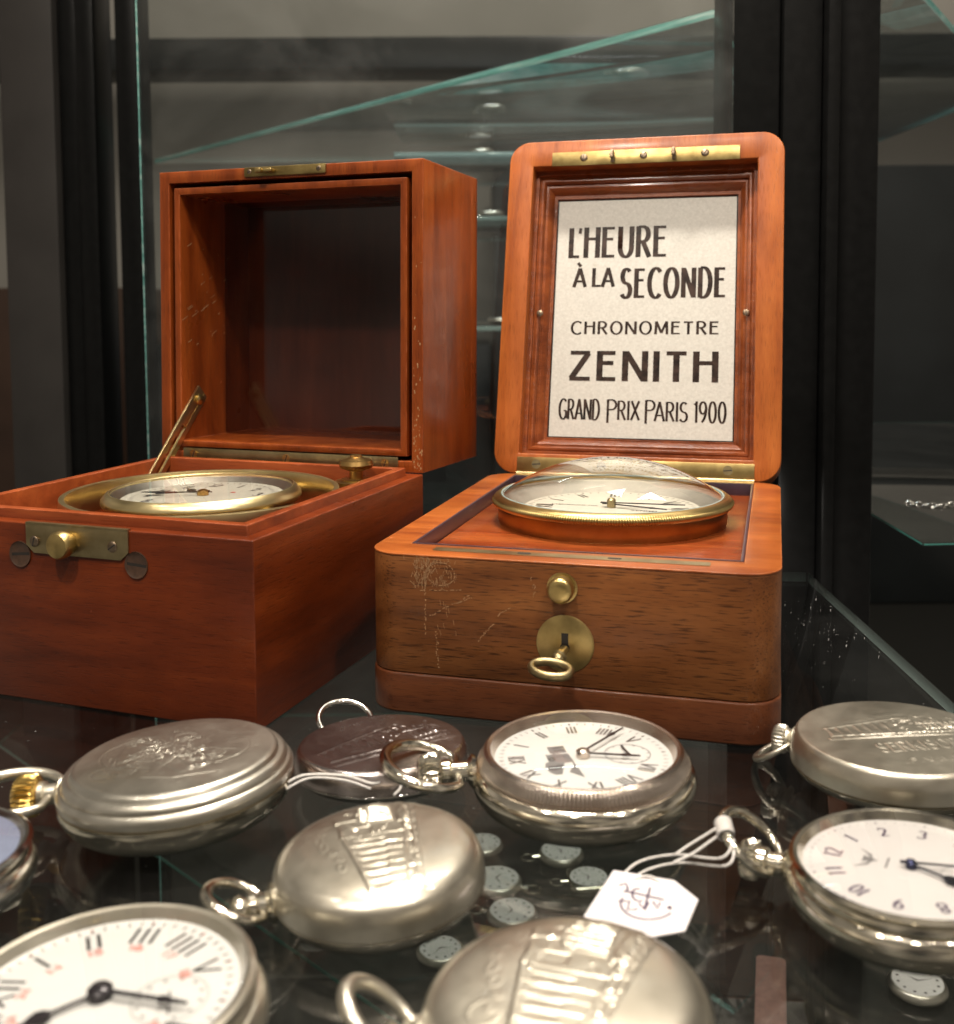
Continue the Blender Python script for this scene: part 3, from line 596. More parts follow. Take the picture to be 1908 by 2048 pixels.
# lid
LA = 12.1
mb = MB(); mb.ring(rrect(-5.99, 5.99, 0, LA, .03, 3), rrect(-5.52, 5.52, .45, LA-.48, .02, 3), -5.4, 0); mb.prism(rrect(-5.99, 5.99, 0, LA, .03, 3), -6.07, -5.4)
lidA = mb.build('lid', 'mah_lid_lit', boxA, bevel=.05, segs=3, loc=(0, DA, HA+.02), rot=(R(88.41), 0, 0))
mb = MB(); mb.ring(rrect(-5.30, 5.30, .62, 11.42, .02, 3), rrect(-5.02, 5.02, .88, 11.14, .02, 3), -5.4, -.03); mb.build('lid_lining', 'mah_lid_lit', lidA, bevel=.04)
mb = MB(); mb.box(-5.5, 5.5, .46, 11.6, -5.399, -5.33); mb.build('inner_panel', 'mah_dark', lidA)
mb = MB(); mb.box(-5.018, 5.018, .882, 11.138, -3.50, -3.36); mb.build('glass_pane', 'lid_glass', lidA)
mb = MB(); mb.prism(rrect(-1.85, 1.85, 11.72, 12.10, .05, 3), -.02, .08); cpa = mb.build('catch_plate', 'brass_bright', lidA, bevel=.02)
mb = MB(); mb.box(-.95, -.40, 11.84, 11.98, .07, .42); mb.box(-1.10, -.82, 11.82, 12.00, .30, .52); mb.build('hook', 'brass', cpa, bevel=.03)
for x in (-1.6, 1.55): screw(cpa, (x, 11.92, .08), .10, ang=40)
mb = MB(); mb.box(-4.9, 4.95, .03, .58, -.01, .035); ha = mb.build('hinge', 'brass_dull', lidA, bevel=.01)
for k in range(7):
    x0 = -4.9+9.85*k/7; mb = MB(); mb.tube([(x0+.02, 0.02, .05), (x0+9.85/7-.02, 0.02, .05)], .15, 14); mb.build('knuckle', 'brass' if k % 2 else 'brass_dull', ha)
for x in (-4.4, 0, 4.4): screw(ha, (x, .33, .03), .17, ang=70, mats=('brass', 'slot'), dome=.12)
# worn bright corners of the lid
mb = MB()
for i in range(70):
    x = random.uniform(5.6, 5.95); y = random.expovariate(.5)
    if y > 10: continue
    r_ = random.uniform(.012, .04); mb.add([(x+r_*random.uniform(.5, 1.2)*math.cos(a), y+.1+r_*1.6*math.sin(a), .004) for a in (0, 1.2, 2.4, 3.6, 4.8)], [(0, 1, 2, 3, 4)])
mb.build('wear_marks', 'scratch', lidA)['kind'] = 'stuff'
mb = MB()
for i in range(34):
    z = -random.uniform(.05, 5.3); y = random.gauss(6.5, 1.6)
    if not 1 < y < 11: continue
    zz = -random.uniform(.3, 3.0) if i % 2 else z; L = random.uniform(.02, .45)
    mb.add([(-5.015, y, zz), (-5.015, y+L*.5, zz-L), (-5.015, y+L*.5+.03, zz-L), (-5.015, y+.04, zz)], [(0, 1, 2, 3)])
mb.build('inner_scratches', 'scratch', lidA)['kind'] = 'stuff'
# folding stay
st = MB(); STA = (-4.98, 13.75, 8.40); STB = (-5.12, 9.2, 3.95)
def bar2(mb, a, b, half, t, slot0, slot1):
    A, B_ = Vector(a), Vector(b); d = (B_-A); L = d.length; d.normalize(); nx = Vector((1, 0, 0)); up = d.cross(nx).normalized()
    def pt(s_, q, w): return tuple(A+d*s_+up*q+nx*w)
    for q0, q1, s0, s1 in ((-half, -half*.32, 0, L), (half*.32, half, 0, L), (-half*.32, half*.32, 0, slot0), (-half*.32, half*.32, slot1, L)):
        vs = [pt(s_, q, w) for w in (0, t) for s_, q in ((s0, q0), (s1, q0), (s1, q1), (s0, q1))]
        mb.add(vs, [(3, 2, 1, 0), (4, 5, 6, 7), (0, 1, 5, 4), (1, 2, 6, 5), (2, 3, 7, 6), (3, 0, 4, 7)])
bar2(st, STA, STB, .40, .10, 1.9, 6.1)
stay = st.build('lid_stay', 'brass_pale', boxA, bevel=.01)
mb = MB(); mb.lathe([(.24, 0), (.24, .08), (.16, .16), (0, .18)], 20, axis='x', off=(STA[0]+.1, STA[1]-.3, STA[2]-.3)); mb.build('rivet', 'brass', stay)
# brass key post in the back corner
mb = MB(); mb.lathe([(.60, 3.5), (.60, HA-.25), (.80, HA-.2), (.80, HA-.08), (.55, HA-.05), (.55, HA)], 40, off=(4.0, DA-1.75, 0)); kp = mb.build('key_post', 'brass', boxA)
mb = MB(); mb.lathe([(.26, HA), (.26, HA+.3), (.60, HA+.42), (.66, HA+.55), (.60, HA+.70), (.30, HA+.80), (.22, HA+.84), (.22, HA+.90), (0, HA+.90)], 40, off=(4.0, DA-1.75, 0)); mb.build('knob', 'copper', kp)

# gimballed chronometer inside the left box
ch = empty('marine_chronometer', A2W(.25, 6.05, 1.2), AY)
tag(ch, 'brass marine chronometer swung in a gimbal ring inside the left box', 'chronometer')
z0 = 3.85
mb = MB(); mb.ring(circ(0, 0, 4.75, 96), circ(0, 0, 4.55, 96), z0-.4, z0+.62); mb.build('gimbal_ring', 'brass_pale', ch, bevel=.03)
bowl = empty('bowl_pivot', (0, 0, z0), 0, (R(2), R(-5), 0)); bowl.parent = ch
for ob in (bowl,): ob.name = 'pivot'
mb = MB(); mb.lathe([(2.0, -2.4), (2.9, -1.8), (3.1, -.8), (3.15, .0), (3.36, .06), (3.42, .16), (3.40, .30), (3.24, .50), (3.16, .54), (3.10, .50), (3.10, .18)], 96); mb.f.pop(); mb.m.pop()
bw = mb.build('bowl', 'brass_pale', ch, loc=(0, 0, z0+.2), rot=(R(0), R(-.5), 0))
bpy.data.objects.remove(bowl)
mb = MB(); mb.lathe([(2.74, .22), (2.80, .26), (3.11, .44), (3.11, .46)], 96); mb.f = mb.f[:-2]; mb.m = mb.m[:-2]; mb.build('chapter_ring', 'nickel_dull', bw)
mb = MB(); mb.disc(circ(0, 0, 2.80, 72), .24); mb.build('dial', 'cream', bw)
mb = MB(); dial_marks(mb, 2.62, .245, 'arabic', R(20), h=.50, tv=.085, th=.05)
for k in (0, 1): mb.add([(q[0], q[1], .2455) for q in circ(1.2*(-1) if k else .9, -.2 if k else .7, .5, 28)][:0], [])
mb.build('numerals', 'ink_soft', bw)
mb = MB(); mb.disc(circ(.75, .75, .10, 16), .246); mb.build('red_dot', 'ink_red', bw)
hand(bw, 'minute_hand', 196, 2.2, .06, .34, 'blackhand', kind='spade'); hand(bw, 'hour_hand', 150, 1.2, .07, .30, 'blackhand', kind='spade'); hand(bw, 'second_hand', 215, 1.6, .05, .37, 'blackhand', kind='needle')
mb = MB(); mb.lathe([(.2, .25), (.2, .4), (.1, .45), (0, .46)], 20); mb.build('hub', 'copper', bw)
mb = MB(); mb.disc(circ(0, 0, 3.13, 64), .52); mb.build('crystal', 'crystal', bw)
for a in (165, -15, 75):
    c, s_ = math.cos(R(a)), math.sin(R(a)); mb = MB()
    mb.lathe([(.34, -.1), (.38, .15), (.30, .32), (0, .36)], 20, off=(c*4.0, s_*4.0, z0-.05)); mb.tube([(c*3.2, s_*3.2, z0), (c*4.6, s_*4.6, z0)], .26, 12); mb.build('pivot_screw', 'brass', ch)

# ================================================================== POCKET WATCHES
def zprof(prof, r):
    """height of the upper surface of a profile at radius r"""
    best = None
    for (ra, za), (rb, zb) in zip(prof, prof[1:]):
        lo, hi = min(ra, rb), max(ra, rb)
        if lo-1e-6 <= r <= hi+1e-6:
            t = (r-ra)/(rb-ra) if abs(rb-ra) > 1e-9 else 0; z = za+(zb-za)*t
            best = z if best is None else max(best, z)
    return best if best is not None else 0
def smoothprof(pts, n=6):
    """Catmull-Rom through the profile points"""
    out = []
    for i in range(len(pts)-1):
        p0, p1, p2, p3 = pts[max(i-1, 0)], pts[i], pts[i+1], pts[min(i+2, len(pts)-1)]
        for k in range(n):
            t = k/n; q = []
            for d in (0, 1):
                a, b, c, e = p0[d], p1[d], p2[d], p3[d]
                q.append(.5*((2*b)+(-a+c)*t+(2*a-5*b+4*c-e)*t*t+(-a+3*b-3*c+e)*t**3))
            out.append((max(q[0], 0), q[1]))
    out.append(pts[-1]); return out
BOW = {}
def stem(root, R0, zc, mats, crown_mats, crown_r=.40, crown_l=.55, bow_r=.95, bow_t=.13, bow_tilt=0, neck=.45, egg=1.0, ribs=22, bow_off=.35, ball=False):
    """neck, ribbed crown and bow in the watch plane, pointing along +y"""
    mb = MB(); y0 = R0*.97
    mb.lathe([(.36, 0), (.40, .08), (.33, .14), (.24, .20), (.23, neck*.7), (.30, neck*.8), (.30, neck), (.22, neck+.05)], 28, axis='y', off=(0, y0, zc)); mb.build('neck', mats, root)
    mb = MB(); yc = y0+neck
    if ball: mb.lathe([(.2, 0), (crown_r*.75, .08), (crown_r, crown_l*.45), (crown_r*.8, crown_l*.8), (0, crown_l)], 28, axis='y', off=(0, yc, zc))
    else:
        L = crown_l; pr = [(crown_r*.55, 0), (crown_r*.95, L*.10), (crown_r, L*.25), (crown_r*1.02, L*.6), (crown_r*.9, L*.85), (crown_r*.6, L*.97), (0, L)]
        mb.lathe(pr, ribs*6, axis='y', off=(0, yc, zc), mod=lambda a, k: 1+(.07*math.cos(a*ribs) if 1 <= k <= 4 else 0))
    mb.build('crown', crown_mats, root, smooth=60)
    mb = MB(); ctr = yc+bow_off; pts = []
    t0 = 62
    for i in range(49):
        a = R(-90+t0*.62+(360-2*t0*.62)*i/48); x = bow_r*math.cos(a); y = bow_r*egg*math.sin(a)
        pts.append((x, y))
    ybase = pts[0][1]; yb = y0+neck*.55
    c, s_ = math.cos(R(bow_tilt)), math.sin(R(bow_tilt))
    path = [(x, yb+(y-ybase)*c, zc+(y-ybase)*s_) for x, y in pts]
    path = [(.26, yb, zc)]+path+[(-.26, yb, zc)]
    BOW[root.name] = path
    mb.tube(path, lambda t: bow_t*(.75+.45*math.sin(math.pi*t)), 12); mb.build('bow', mats, root)
def settle(root, x, y, crown_dir, tilt, roll=0, dz=0):
    """stand the watch on the shelf: turn +y to crown_dir, dip the crown end by tilt degrees, rest the lowest point on the glass"""
    m = Matrix.Rotation(R(crown_dir-90), 4, 'Z') @ Matrix.Rotation(R(-tilt), 4, 'X') @ Matrix.Rotation(R(roll), 4, 'Y')
    root.matrix_world = m; lo = 1e9
    def walk(o, mm):
        nonlocal lo
        mm = mm @ o.matrix_basis
        if o.type == 'MESH':
            for v in o.data.vertices: lo = min(lo, (mm @ v.co).z)
        for k in o.children: walk(k, mm)
    for k in root.children: walk(k, m)
    root.matrix_world = Matrix.Translation((x*S, y*S, -lo+dz*S)) @ m
def emboss(parent, prof, R0, strokes, fills, mats, rot=0, sc=1.0, cx=0, cy_=0, name='relief', seed=1, grain=0.0, nr=150, na=300, hk=.6):
    """a struck plate following the lid: strokes = [(points, half width, height)], fills = [(polygon, height)], on a unit disc"""
    Rd = R0*.985
    rr = np.linspace(0.002, 1, nr)*Rd; aa = np.linspace(0, 2*math.pi, na, endpoint=False)
    X = (rr[:, None]*np.cos(aa)[None, :]).ravel(); Y = (rr[:, None]*np.sin(aa)[None, :]).ravel()
    c, s_ = math.cos(R(rot)), math.sin(R(rot)); k = sc*R0
    U = (c*(X-cx)+s_*(Y-cy_))/k; V = (-s_*(X-cx)+c*(Y-cy_))/k
    H = np.zeros_like(U)
    def sdf(px, py, poly):
        ins = np.zeros(px.shape, bool); d = np.full(px.shape, 9.0)
        for (x0, y0), (x1, y1) in zip(poly, poly[1:]+poly[:1]):
            dx, dy = x1-x0, y1-y0; q = np.clip(((px-x0)*dx+(py-y0)*dy)/(dx*dx+dy*dy+1e-12), 0, 1)
            d = np.minimum(d, np.hypot(px-x0-q*dx, py-y0-q*dy))
            cr_ = ((y0 > py) != (y1 > py)) & (px < (x1-x0)*(py-y0)/(y1-y0+1e-12)+x0); ins ^= cr_
        return np.where(ins, d, -d)
    for poly, h in fills:
        d = sdf(U, V, list(poly)); t = np.clip((d+.012)/.030, 0, 1); H += h*t*t*(3-2*t)
    rnd = np.random.RandomState(seed)
    if grain:
        g = np.zeros_like(U)
        for q in range(60):
            fx, fy, ph = rnd.uniform(-34, 34), rnd.uniform(-34, 34), rnd.uniform(0, 6.28); g += np.cos(fx*U+fy*V+ph)
        H += grain*np.tanh(g/5)*np.clip(H/.010, 0, 1)
    S_ = np.zeros_like(U)
    for pts, w, h in strokes:
        d = np.full(U.shape, 9.0); P = np.array(pts); lo, hi = P.min(0)-2*w, P.max(0)+2*w
        m = (U > lo[0]) & (U < hi[0]) & (V > lo[1]) & (V < hi[1])
        if not m.any(): continue
        u, v = U[m], V[m]; dm = np.full(u.shape, 9.0)
        for (x0, y0), (x1, y1) in zip(pts, pts[1:]):
            dx, dy = x1-x0, y1-y0; q = np.clip(((u-x0)*dx+(v-y0)*dy)/(dx*dx+dy*dy+1e-12), 0, 1); dm = np.minimum(dm, np.hypot(u-x0-q*dx, v-y0-q*dy))
        t = np.clip(1-dm/(w*1.35), 0, 1); t = t*t*(3-2*t)*h; cur = S_[m]; S_[m] = np.where(np.abs(t) > np.abs(cur), t, cur)
    H += S_; H *= hk
    fade = np.clip((Rd-np.hypot(X, Y))/(.05*R0), 0, 1); fade = fade*fade*(3-2*fade); H *= fade
    pz = sorted(prof); zz = np.array([zprof(prof, float(r_)) for r_ in rr]); zz[0] = zz[1]
    Z = np.repeat(zz, na)+.0035+H
    vs = [(float(x), float(y), float(z)) for x, y, z in zip(X, Y, Z)]; fs = []
    for a in range(nr-1):
        for b in range(na):
            b2 = (b+1) % na; fs.append((a*na+b, a*na+b2, (a+1)*na+b2, (a+1)*na+b))
    fs.append(tuple(range(na)))
    me = bpy.data.meshes.new(name); me.from_pydata([(x*S, y*S, z*S) for x, y, z in vs], [], fs); me.polygons.foreach_set('use_smooth', [True]*len(fs))
    me.materials.append(M[mats]); o = bpy.data.objects.new(name, me); COL.objects.link(o); o.parent = parent
    return o
def train_art(seed=1, hs=1.0):
    """a steam train in perspective, engine to the right: returns strokes and fills"""
    rnd = random.Random(seed); A = []; F = []
    def L(p, w, h=.030): A.append((p, w, h*hs))
    def C(x, y, rx, ry, w, h=.030, n=22): L([(x+rx*math.cos(2*math.pi*i/n), y+ry*math.sin(2*math.pi*i/n)) for i in range(n+1)], w, h)
    def P(p, h): F.append((p, h*hs))
    P([(-.86, -.20), (-.84, .14), (.10, .34), (.12, -.30)], .022)                     # carriages
    P([(.10, -.30), (.10, .37), (.34, .34), (.36, -.34)], .034)                       # cab
    P([(.34, .12), (.52, .19), (.74, .14), (.80, -.02), (.76, -.20), (.34, -.22)], .040)   # boiler
    P([(.46, .16), (.45, .38), (.55, .39), (.56, .17)], .030); P([(.62, .15), (.62, .25), (.68, .25), (.68, .14)], .026)
    P([(.30, -.24), (.86, -.28), (.84, -.38), (.30, -.36)], .026)                     # running board, buffer beam
    P([(-.92, -.30), (.92, -.44), (.90, -.50), (-.92, -.345)], .012)                  # embankment
    L([(-.92, -.30), (.92, -.44)], .012); L([(-.92, -.345), (.90, -.50)], .012); L([(-.84, .14), (.10, .34), (.36, .36)], .020, .034); L([(-.86, -.20), (.12, -.30), (.84, -.33)], .014)
    for i in range(13): x = -.85+.14*i; y = -.305-.076*(x+.92); L([(x, y), (x+.03, y-.05)], .010, .02)
    for i in range(7):
        t = i/7; x0 = -.80+.88*t; y0 = -.05-.04*t; y1 = .10+.14*t
        P([(x0, y0), (x0, y1), (x0+.07, y1+.014), (x0+.07, y0-.004)], -.020); L([(x0-.028, -.2-.08*t), (x0-.028, .12+.2*t)], .008, .016)
    P([(.15, .04), (.15, .24), (.29, .23), (.29, .03)], -.026)
    C(.77, -.06, .10, .14, .016, .038); C(.77, -.06, .05, .07, .010, .03); C(.77, -.06, .012, .014, .014, .04)
    for x, r_ in ((.40, .085), (.56, .085), (.70, .06), (.20, .06), (-.05, .045), (-.30, .040), (-.52, .034), (-.72, .030)):
        y = -.335-.04*(x+.3); C(x, y, r_, r_, .011, .03); C(x, y, r_*.3, r_*.3, .012, .03)
        for q in range(6): L([(x, y), (x+r_*math.cos(q*1.047), y+r_*math.sin(q*1.047))], .005, .016)
    L([(.38, -.33), (.60, -.35), (.70, -.30)], .014, .04); L([(.36, .05), (.74, .02)], .009, .05); L([(.45, .38), (.56, .40)], .02, .036); C(.60, .16, .02, .02, .012, .04)
    for i in range(5): x = .40+.08*i; L([(x, -.2), (x+.01, .13)], .007, .046)
    for i in range(7):
        a = i/6; x = .44-.85*a; y = .48+.10*math.sin(a*5); C(x, y, .05+.03*math.sin(a*9+seed), .035, .022, .010, 12)     # smoke
    for i in range(40):
        x, y = rnd.uniform(.05, .88), rnd.uniform(-.42, .30); L([(x, y), (x+rnd.uniform(.01, .06), y+rnd.uniform(-.03, .03))], rnd.uniform(.006, .013), rnd.uniform(.02, .05))
    for i in range(16):
        x = rnd.uniform(-.85, .1); y = -.26-.07*(x+.85)+rnd.uniform(-.02, .04); L([(x, y), (x+rnd.uniform(.02, .07), y+rnd.uniform(-.01, .01))], rnd.uniform(.006, .011), .026)
    return A, F

def hunter_profile(R0, t):
    return smoothprof([(0, 0), (R0*.55, .015*t), (R0*.82, .12*t), (R0*.95, .30*t), (R0*.995, .46*t)], 5)
def closed_watch(name, R0, t, mats, crown_mats=None, seam=.47, top='pebble', edge=.03):
    root = empty(name, (0, 0, 0))
    low = smoothprof([(0.001, 0), (R0*.60, .02*t), (R0*.84, .12*t), (R0*.955, .27*t), (R0*.995, .40*t), (R0, seam*t-.02)], 5)+[(R0-.05, seam*t-.005), (R0-.09, seam*t)]
    mb = MB(); mb.lathe(low, 96); mb.build('case_back', 'steel_pol' if mats == 'steel_pol' else 'nickel_pol', root, smooth=50)
    if top == 'pebble':
        up = [(R0-.09, seam*t+.005), (R0-.04, seam*t+.01), (R0, seam*t+.03)]+smoothprof([(R0, seam*t+.05), (R0*.985, .66*t), (R0*.93, .82*t), (R0*.80, .925*t), (R0*.55, .98*t), (R0*.3, .995*t), (.001, t)], 7)
    elif top == 'flat':
        up = [(R0-.09, seam*t+.005), (R0-.04, seam*t+.01), (R0, seam*t+.03)]+smoothprof([(R0, seam*t+.05), (R0*.99, .70*t), (R0*.955, .90*t), (R0*.925, .975*t)], 5)+smoothprof([(R0*.92, .978*t), (R0*.6, .992*t), (.001, t)], 5)
    else:   # stepped hunter lid
        s_ = seam*t
        up = [(R0-.10, s_+.005), (R0-.03, s_+.015), (R0*1.0, s_+.05)]+smoothprof([(R0*1.0, s_+.07), (R0*1.0, s_+.20), (R0*.975, s_+.30)], 4)+smoothprof([(R0*.955, s_+.315), (R0*.955, s_+.40), (R0*.925, s_+.50)], 4)+smoothprof([(R0*.885, s_+.515), (R0*.865, s_+.60), (R0*.84, s_+.64)], 4)+smoothprof([(R0*.82, s_+.645), (R0*.6, s_+.70), (R0*.3, s_+.73), (.001, s_+.74)], 5)
    mb = MB(); mb.lathe(up, 96); lid = mb.build('lid', mats, root, smooth=50)
    return root, lid, up
def open_watch(name, R0, t, mats, bezel_mats, dial_mats, dial_r, knurled=False, crystal_h=.16, recess=.22, bez=None):
    root = empty(name, (0, 0, 0))
    low = smoothprof([(0.001, 0), (R0*.60, .02*t), (R0*.84, .13*t), (R0*.955, .30*t), (R0, .50*t), (R0*.985, .64*t), (R0*.95, .72*t)], 6)
    mb = MB(); mb.lathe(low, 96); mb.build('case', mats, root, smooth=50)
    zb = .72*t; zr = t; ri = dial_r+.10
    ro = bez or R0*.93
    mb = MB()
    pr = [(ro*.97, zb-.02), (ro, zb+.03), (ro, zb+.10), (ro*.985, zb+.16), (ri+.16, zr-.05), (ri+.08, zr), (ri, zr-.02), (dial_r, zr-recess)]
    mb.lathe(pr, 1280 if knurled else 96, mod=(lambda a, k: 1+(.012*math.sin(a*160) if 1 <= k <= 3 else 0)) if knurled else None); mb.f = mb.f[:-2]; mb.m = mb.m[:-2]
    mb.build('bezel', bezel_mats, root, smooth=40)
    mb = MB(); mb.disc(circ(0, 0, dial_r+.01, 80), zr-recess+.005); dial = mb.build('dial', dial_mats, root)
    rs = ((ri+.02)**2+crystal_h**2)/(2*crystal_h); a1 = math.asin((ri+.02)/rs); mb = MB()
    mb.loft([[(rs*math.sin(a1*(1-k/8))*math.cos(q), rs*math.sin(a1*(1-k/8))*math.sin(q), zr-.02+crystal_h-rs+rs*math.cos(a1*(1-k/8))) for q in [2*math.pi*i/72 for i in range(72)]] for k in range(8)], 0, False, True)
    mb.build('crystal', 'crystal', root, smooth=60)
    return root, dial, zr-recess+.005
GW = 'pocket watches laid out on the glass shelf'

# 1 closed hunter, stepped lid, gold crown, far left
w1, lid, up = closed_watch('pocket_watch', 2.70, 1.85, 'nickel_dull', seam=.50, top='step')
art = []
rnd = random.Random(3)
for cx, cy_, n_ in ((-.45, .25, 10), (.05, .0, 12), (.42, -.30, 9), (.45, .35, 7), (0, -.35, 8)):
    for i in range(n_):
        r_ = rnd.uniform(.04, .16); a0 = rnd.uniform(0, 360); x, y = cx+rnd.uniform(-.2, .2), cy_+rnd.uniform(-.16, .16)
        art.append((arc(x, y, r_, r_*.8, a0, a0+rnd.uniform(120, 270), 9), rnd.uniform(.006, .012)))
for s_ in (-1, 1): art.append((arc(s_*.18, 0, .62, .5, 100 if s_ < 0 else 80, 250 if s_ < 0 else -70, 14), .009))
art += [([(-.55, .62), (-.15, .72), (.2, .66)], .012), ([(.3, .60), (.62, .38), (.66, .1)], .012), ([(.34, .52), (.56, .34), (.6, .12)], .008), ([(-.3, .5), (-.05, .2)], .012), ([(.05, .5), (-.1, .1)], .008)]
art = [(p, max(w*.9, .008), -.012 if q % 3 else .010) for q, (p, w) in enumerate(art)]
for i in range(120):
    x, y = rnd.gauss(0, .36), rnd.gauss(0, .30); a0 = rnd.uniform(0, 360); r_ = rnd.uniform(.015, .06)
    art.append((arc(x, y, r_, r_, a0, a0+rnd.uniform(90, 240), 6), rnd.uniform(.005, .009), rnd.choice((-.010, .008))))
emboss(lid, up, 2.70*.80, art, [([(-.5, .45), (-.2, .62), (.12, .30), (-.22, .05)], .006), ([(.3, .1), (.62, .3), (.6, -.3), (.3, -.2)], .006)], 'nickel_dull', rot=90, name='engraving', hk=1.0)
stem(w1, 2.70, .85, 'nickel', 'gold', .46, .62, 1.18, .13, 6, .60, egg=.9)
settle(w1, -7.05, 24.75, 182, 3.5, 1.5); tag(w1, 'closed hunter pocket watch with stepped lid, engraved crest and golden crown', 'pocket watch', GW)
# 2 mauve polished relief watch behind
w2, lid, up = closed_watch('pocket_watch', 2.22, .95, 'steel_pol', seam=.40, top='flat')
lid.data.materials.clear(); lid.data.materials.append(M['nickel_mauve'])
A_, F_ = train_art(2); emboss(lid, up, 2.22*.90, A_, F_, 'nickel_mauve', rot=12, seed=2, grain=.006, hk=.45)
stem(w2, 2.22, .42, 'steel_pol', 'steel_pol', .30, .35, .74, .075, 24, .28)
settle(w2, -2.48, 26.85, 116, 3); tag(w2, 'mauve-tinted pocket watch with fine train relief lying between the two boxes', 'pocket watch', GW)
# 3 open face with locomotive on the dial
w3, dial, zd = open_watch('pocket_watch', 2.68, 1.55, 'nickel_pol', 'bezel_rose', 'enamel', 2.12, True, .20, .26, 2.52)
mb = MB(); dial_marks(mb, 2.12, zd+.004, 'roman', 0, h=.40, tv=.055, th=.022, skip=(6,)); mb.build('numerals', 'ink_soft', dial)
mb = MB(); T = lambda x, y: (-y*.95+0, x*.95+.0)
def blk(pts, mi=0): mb.disc([(px, py) for px, py in pts], zd+.004+.0008*(len(mb.f) % 6), mi)
# locomotive printed between hub and twelve (u to the right, v up as the wearer of the photo sees it; the watch lies with twelve to the left)
def im(pts): return [((360-y)*.0070, -(x-880)*.00286) for x, y in pts]
for q in ([(612, 268), (752, 262), (760, 318), (640, 326)], [(604, 268), (634, 266), (642, 328), (614, 320)], [(575, 337), (640, 328), (765, 330), (790, 398), (700, 405), (640, 420), (588, 420)],
          [(548, 398), (590, 385), (700, 407), (684, 440), (655, 488), (600, 490), (560, 470), (534, 430)], [(765, 335), (825, 520), (715, 476), (772, 425)], [(572, 330), (590, 330), (596, 384), (576, 380)]): blk(im(q))
for cx, cy_, r_ in ((600, 440, .13), (660, 430, .10), (610, 372, .09)):
    X, Y = im([(cx, cy_)])[0]; mb.ring(circ(X, Y, r_, 20), circ(X, Y, r_*.55, 20), zd+.010, zd+.012, 1)
for q in ([(650, 276), (740, 270), (744, 276), (654, 284)], [(650, 300), (742, 296), (746, 303), (654, 308)], [(600, 350), (740, 345), (742, 352), (604, 358)]): blk(im(q), 1)
mb.build('locomotive_print', ['ink_grey', 'ink_soft'], dial)
mb = MB(); mb.ring(circ(0, -1.08, .56, 40), circ(0, -1.08, .535, 40), zd+.003, zd+.006)
for k in range(12):
    a = R(30*k); mb.box(.50*math.cos(a)-.02, .50*math.cos(a)+.02, -1.08+.50*math.sin(a)-.02, -1.08+.50*math.sin(a)+.02, zd+.003, zd+.005)
sd = mb.build('seconds_dial', 'ink_grey', dial)
hand(w3, 'second_hand', 0+10, .42, .05, zd+.03, 'blackhand', .35, 'baton', 0, -1.08)
hand(w3, 'minute_hand', 45-90, 1.78, .055, zd+.12, 'blackhand', .1, 'needle'); hand(w3, 'hour_hand', -15-90, 1.36, .065, zd+.08, 'blackhand', .1, 'needle')
mb = MB(); mb.lathe([(.17, zd), (.17, zd+.14), (.10, zd+.19), (0, zd+.20)], 20); mb.build('hub', 'bezel_rose', w3)
stem(w3, 2.68, 1.10, 'nickel_pol', 'nickel_pol', .42, .62, 1.15, .13, 14, .78, bow_off=.42, egg=.85)
settle(w3, 2.50, 25.25, 185, .8); tag(w3, 'open-faced pocket watch with a locomotive printed on its bright white dial', 'pocket watch', GW)
# 4 relief watch in the middle
w4, lid, up = closed_watch('pocket_watch', 2.13, 1.45, 'nickel', seam=.40, top='pebble')
A_, F_ = train_art(4, 1.25); emboss(lid, up, 2.13*.93, A_, F_, 'nickel', rot=-6, seed=4, grain=.008, hk=.36)
stem(w4, 2.13, .60, 'nickel_pol', 'nickel_pol', .30, .42, .66, .095, 25, .50, egg=.95, bow_off=.2, ball=True)
settle(w4, -1.98, 20.95, 197, 3.5); tag(w4, 'pebble-shaped pocket watch with a raised steam train, left of the price tag', 'pocket watch', GW)
# 5 big roman dial, lower left
w5, dial, zd = open_watch('pocket_watch', 2.60, 1.45, 'nickel', 'nickel', 'enamel', 2.16, False, .14, .20)
mb = MB(); dial_marks(mb, 2.16, zd+.004, 'roman', 0, h=.44, tv=.062, th=.024, skip=(6,), w=1.05, gap=.26); mb.build('numerals', 'ink', dial)
mb = MB()
for k in range(12):
    if k == 6: continue
    a = R(90-30*k); r_ = 1.22; txt = str(13+k if k else 24); c, s_ = math.cos(a-R(90)), math.sin(a-R(90)); ww = .24
    write(mb, txt, -ww/2, 0, ww, .16, .045, .04, lambda x, y, l, c=c, s_=s_: (c*x-s_*(y+r_), s_*x+c*(y+r_), zd+.004+l))
for k in range(60):
    a = R(6*k)
    if k % 5 == 0: mb.disc(circ(2.02*math.cos(a), 2.02*math.sin(a), .035, 8), zd+.004)
mb.build('red_numerals', 'ink_pink', dial)
mb = MB(); mb.ring(circ(0, -1.14, .60, 40), circ(0, -1.14, .585, 40), zd+.003, zd+.005)
for k in range(12):
    a = R(30*k); mb.box(.5*math.cos(a)-.03, .5*math.cos(a)+.03, -1.14+.5*math.sin(a)-.03, -1.14+.5*math.sin(a)+.03, zd+.003, zd+.005)
for k in range(60):
    a = R(6*k); mb.box(2.02*math.cos(a)-.012, 2.02*math.cos(a)+.012, 2.02*math.sin(a)-.012, 2.02*math.sin(a)+.012, zd+.002, zd+.0035)
mb.build('seconds_dial', 'ink_grey', dial)
D5 = 173-90
hand(w5, 'minute_hand', -16-D5, 1.55, .09, zd+.10, 'blackhand', .1, 'needle'); hand(w5, 'hour_hand', 217-D5, 1.25, .065, zd+.06, 'blackhand', .1, 'spade')
hand(w5, 'second_hand', 200, .42, .025, zd+.03, 'blackhand', .3, 'baton', 0, -1.14)
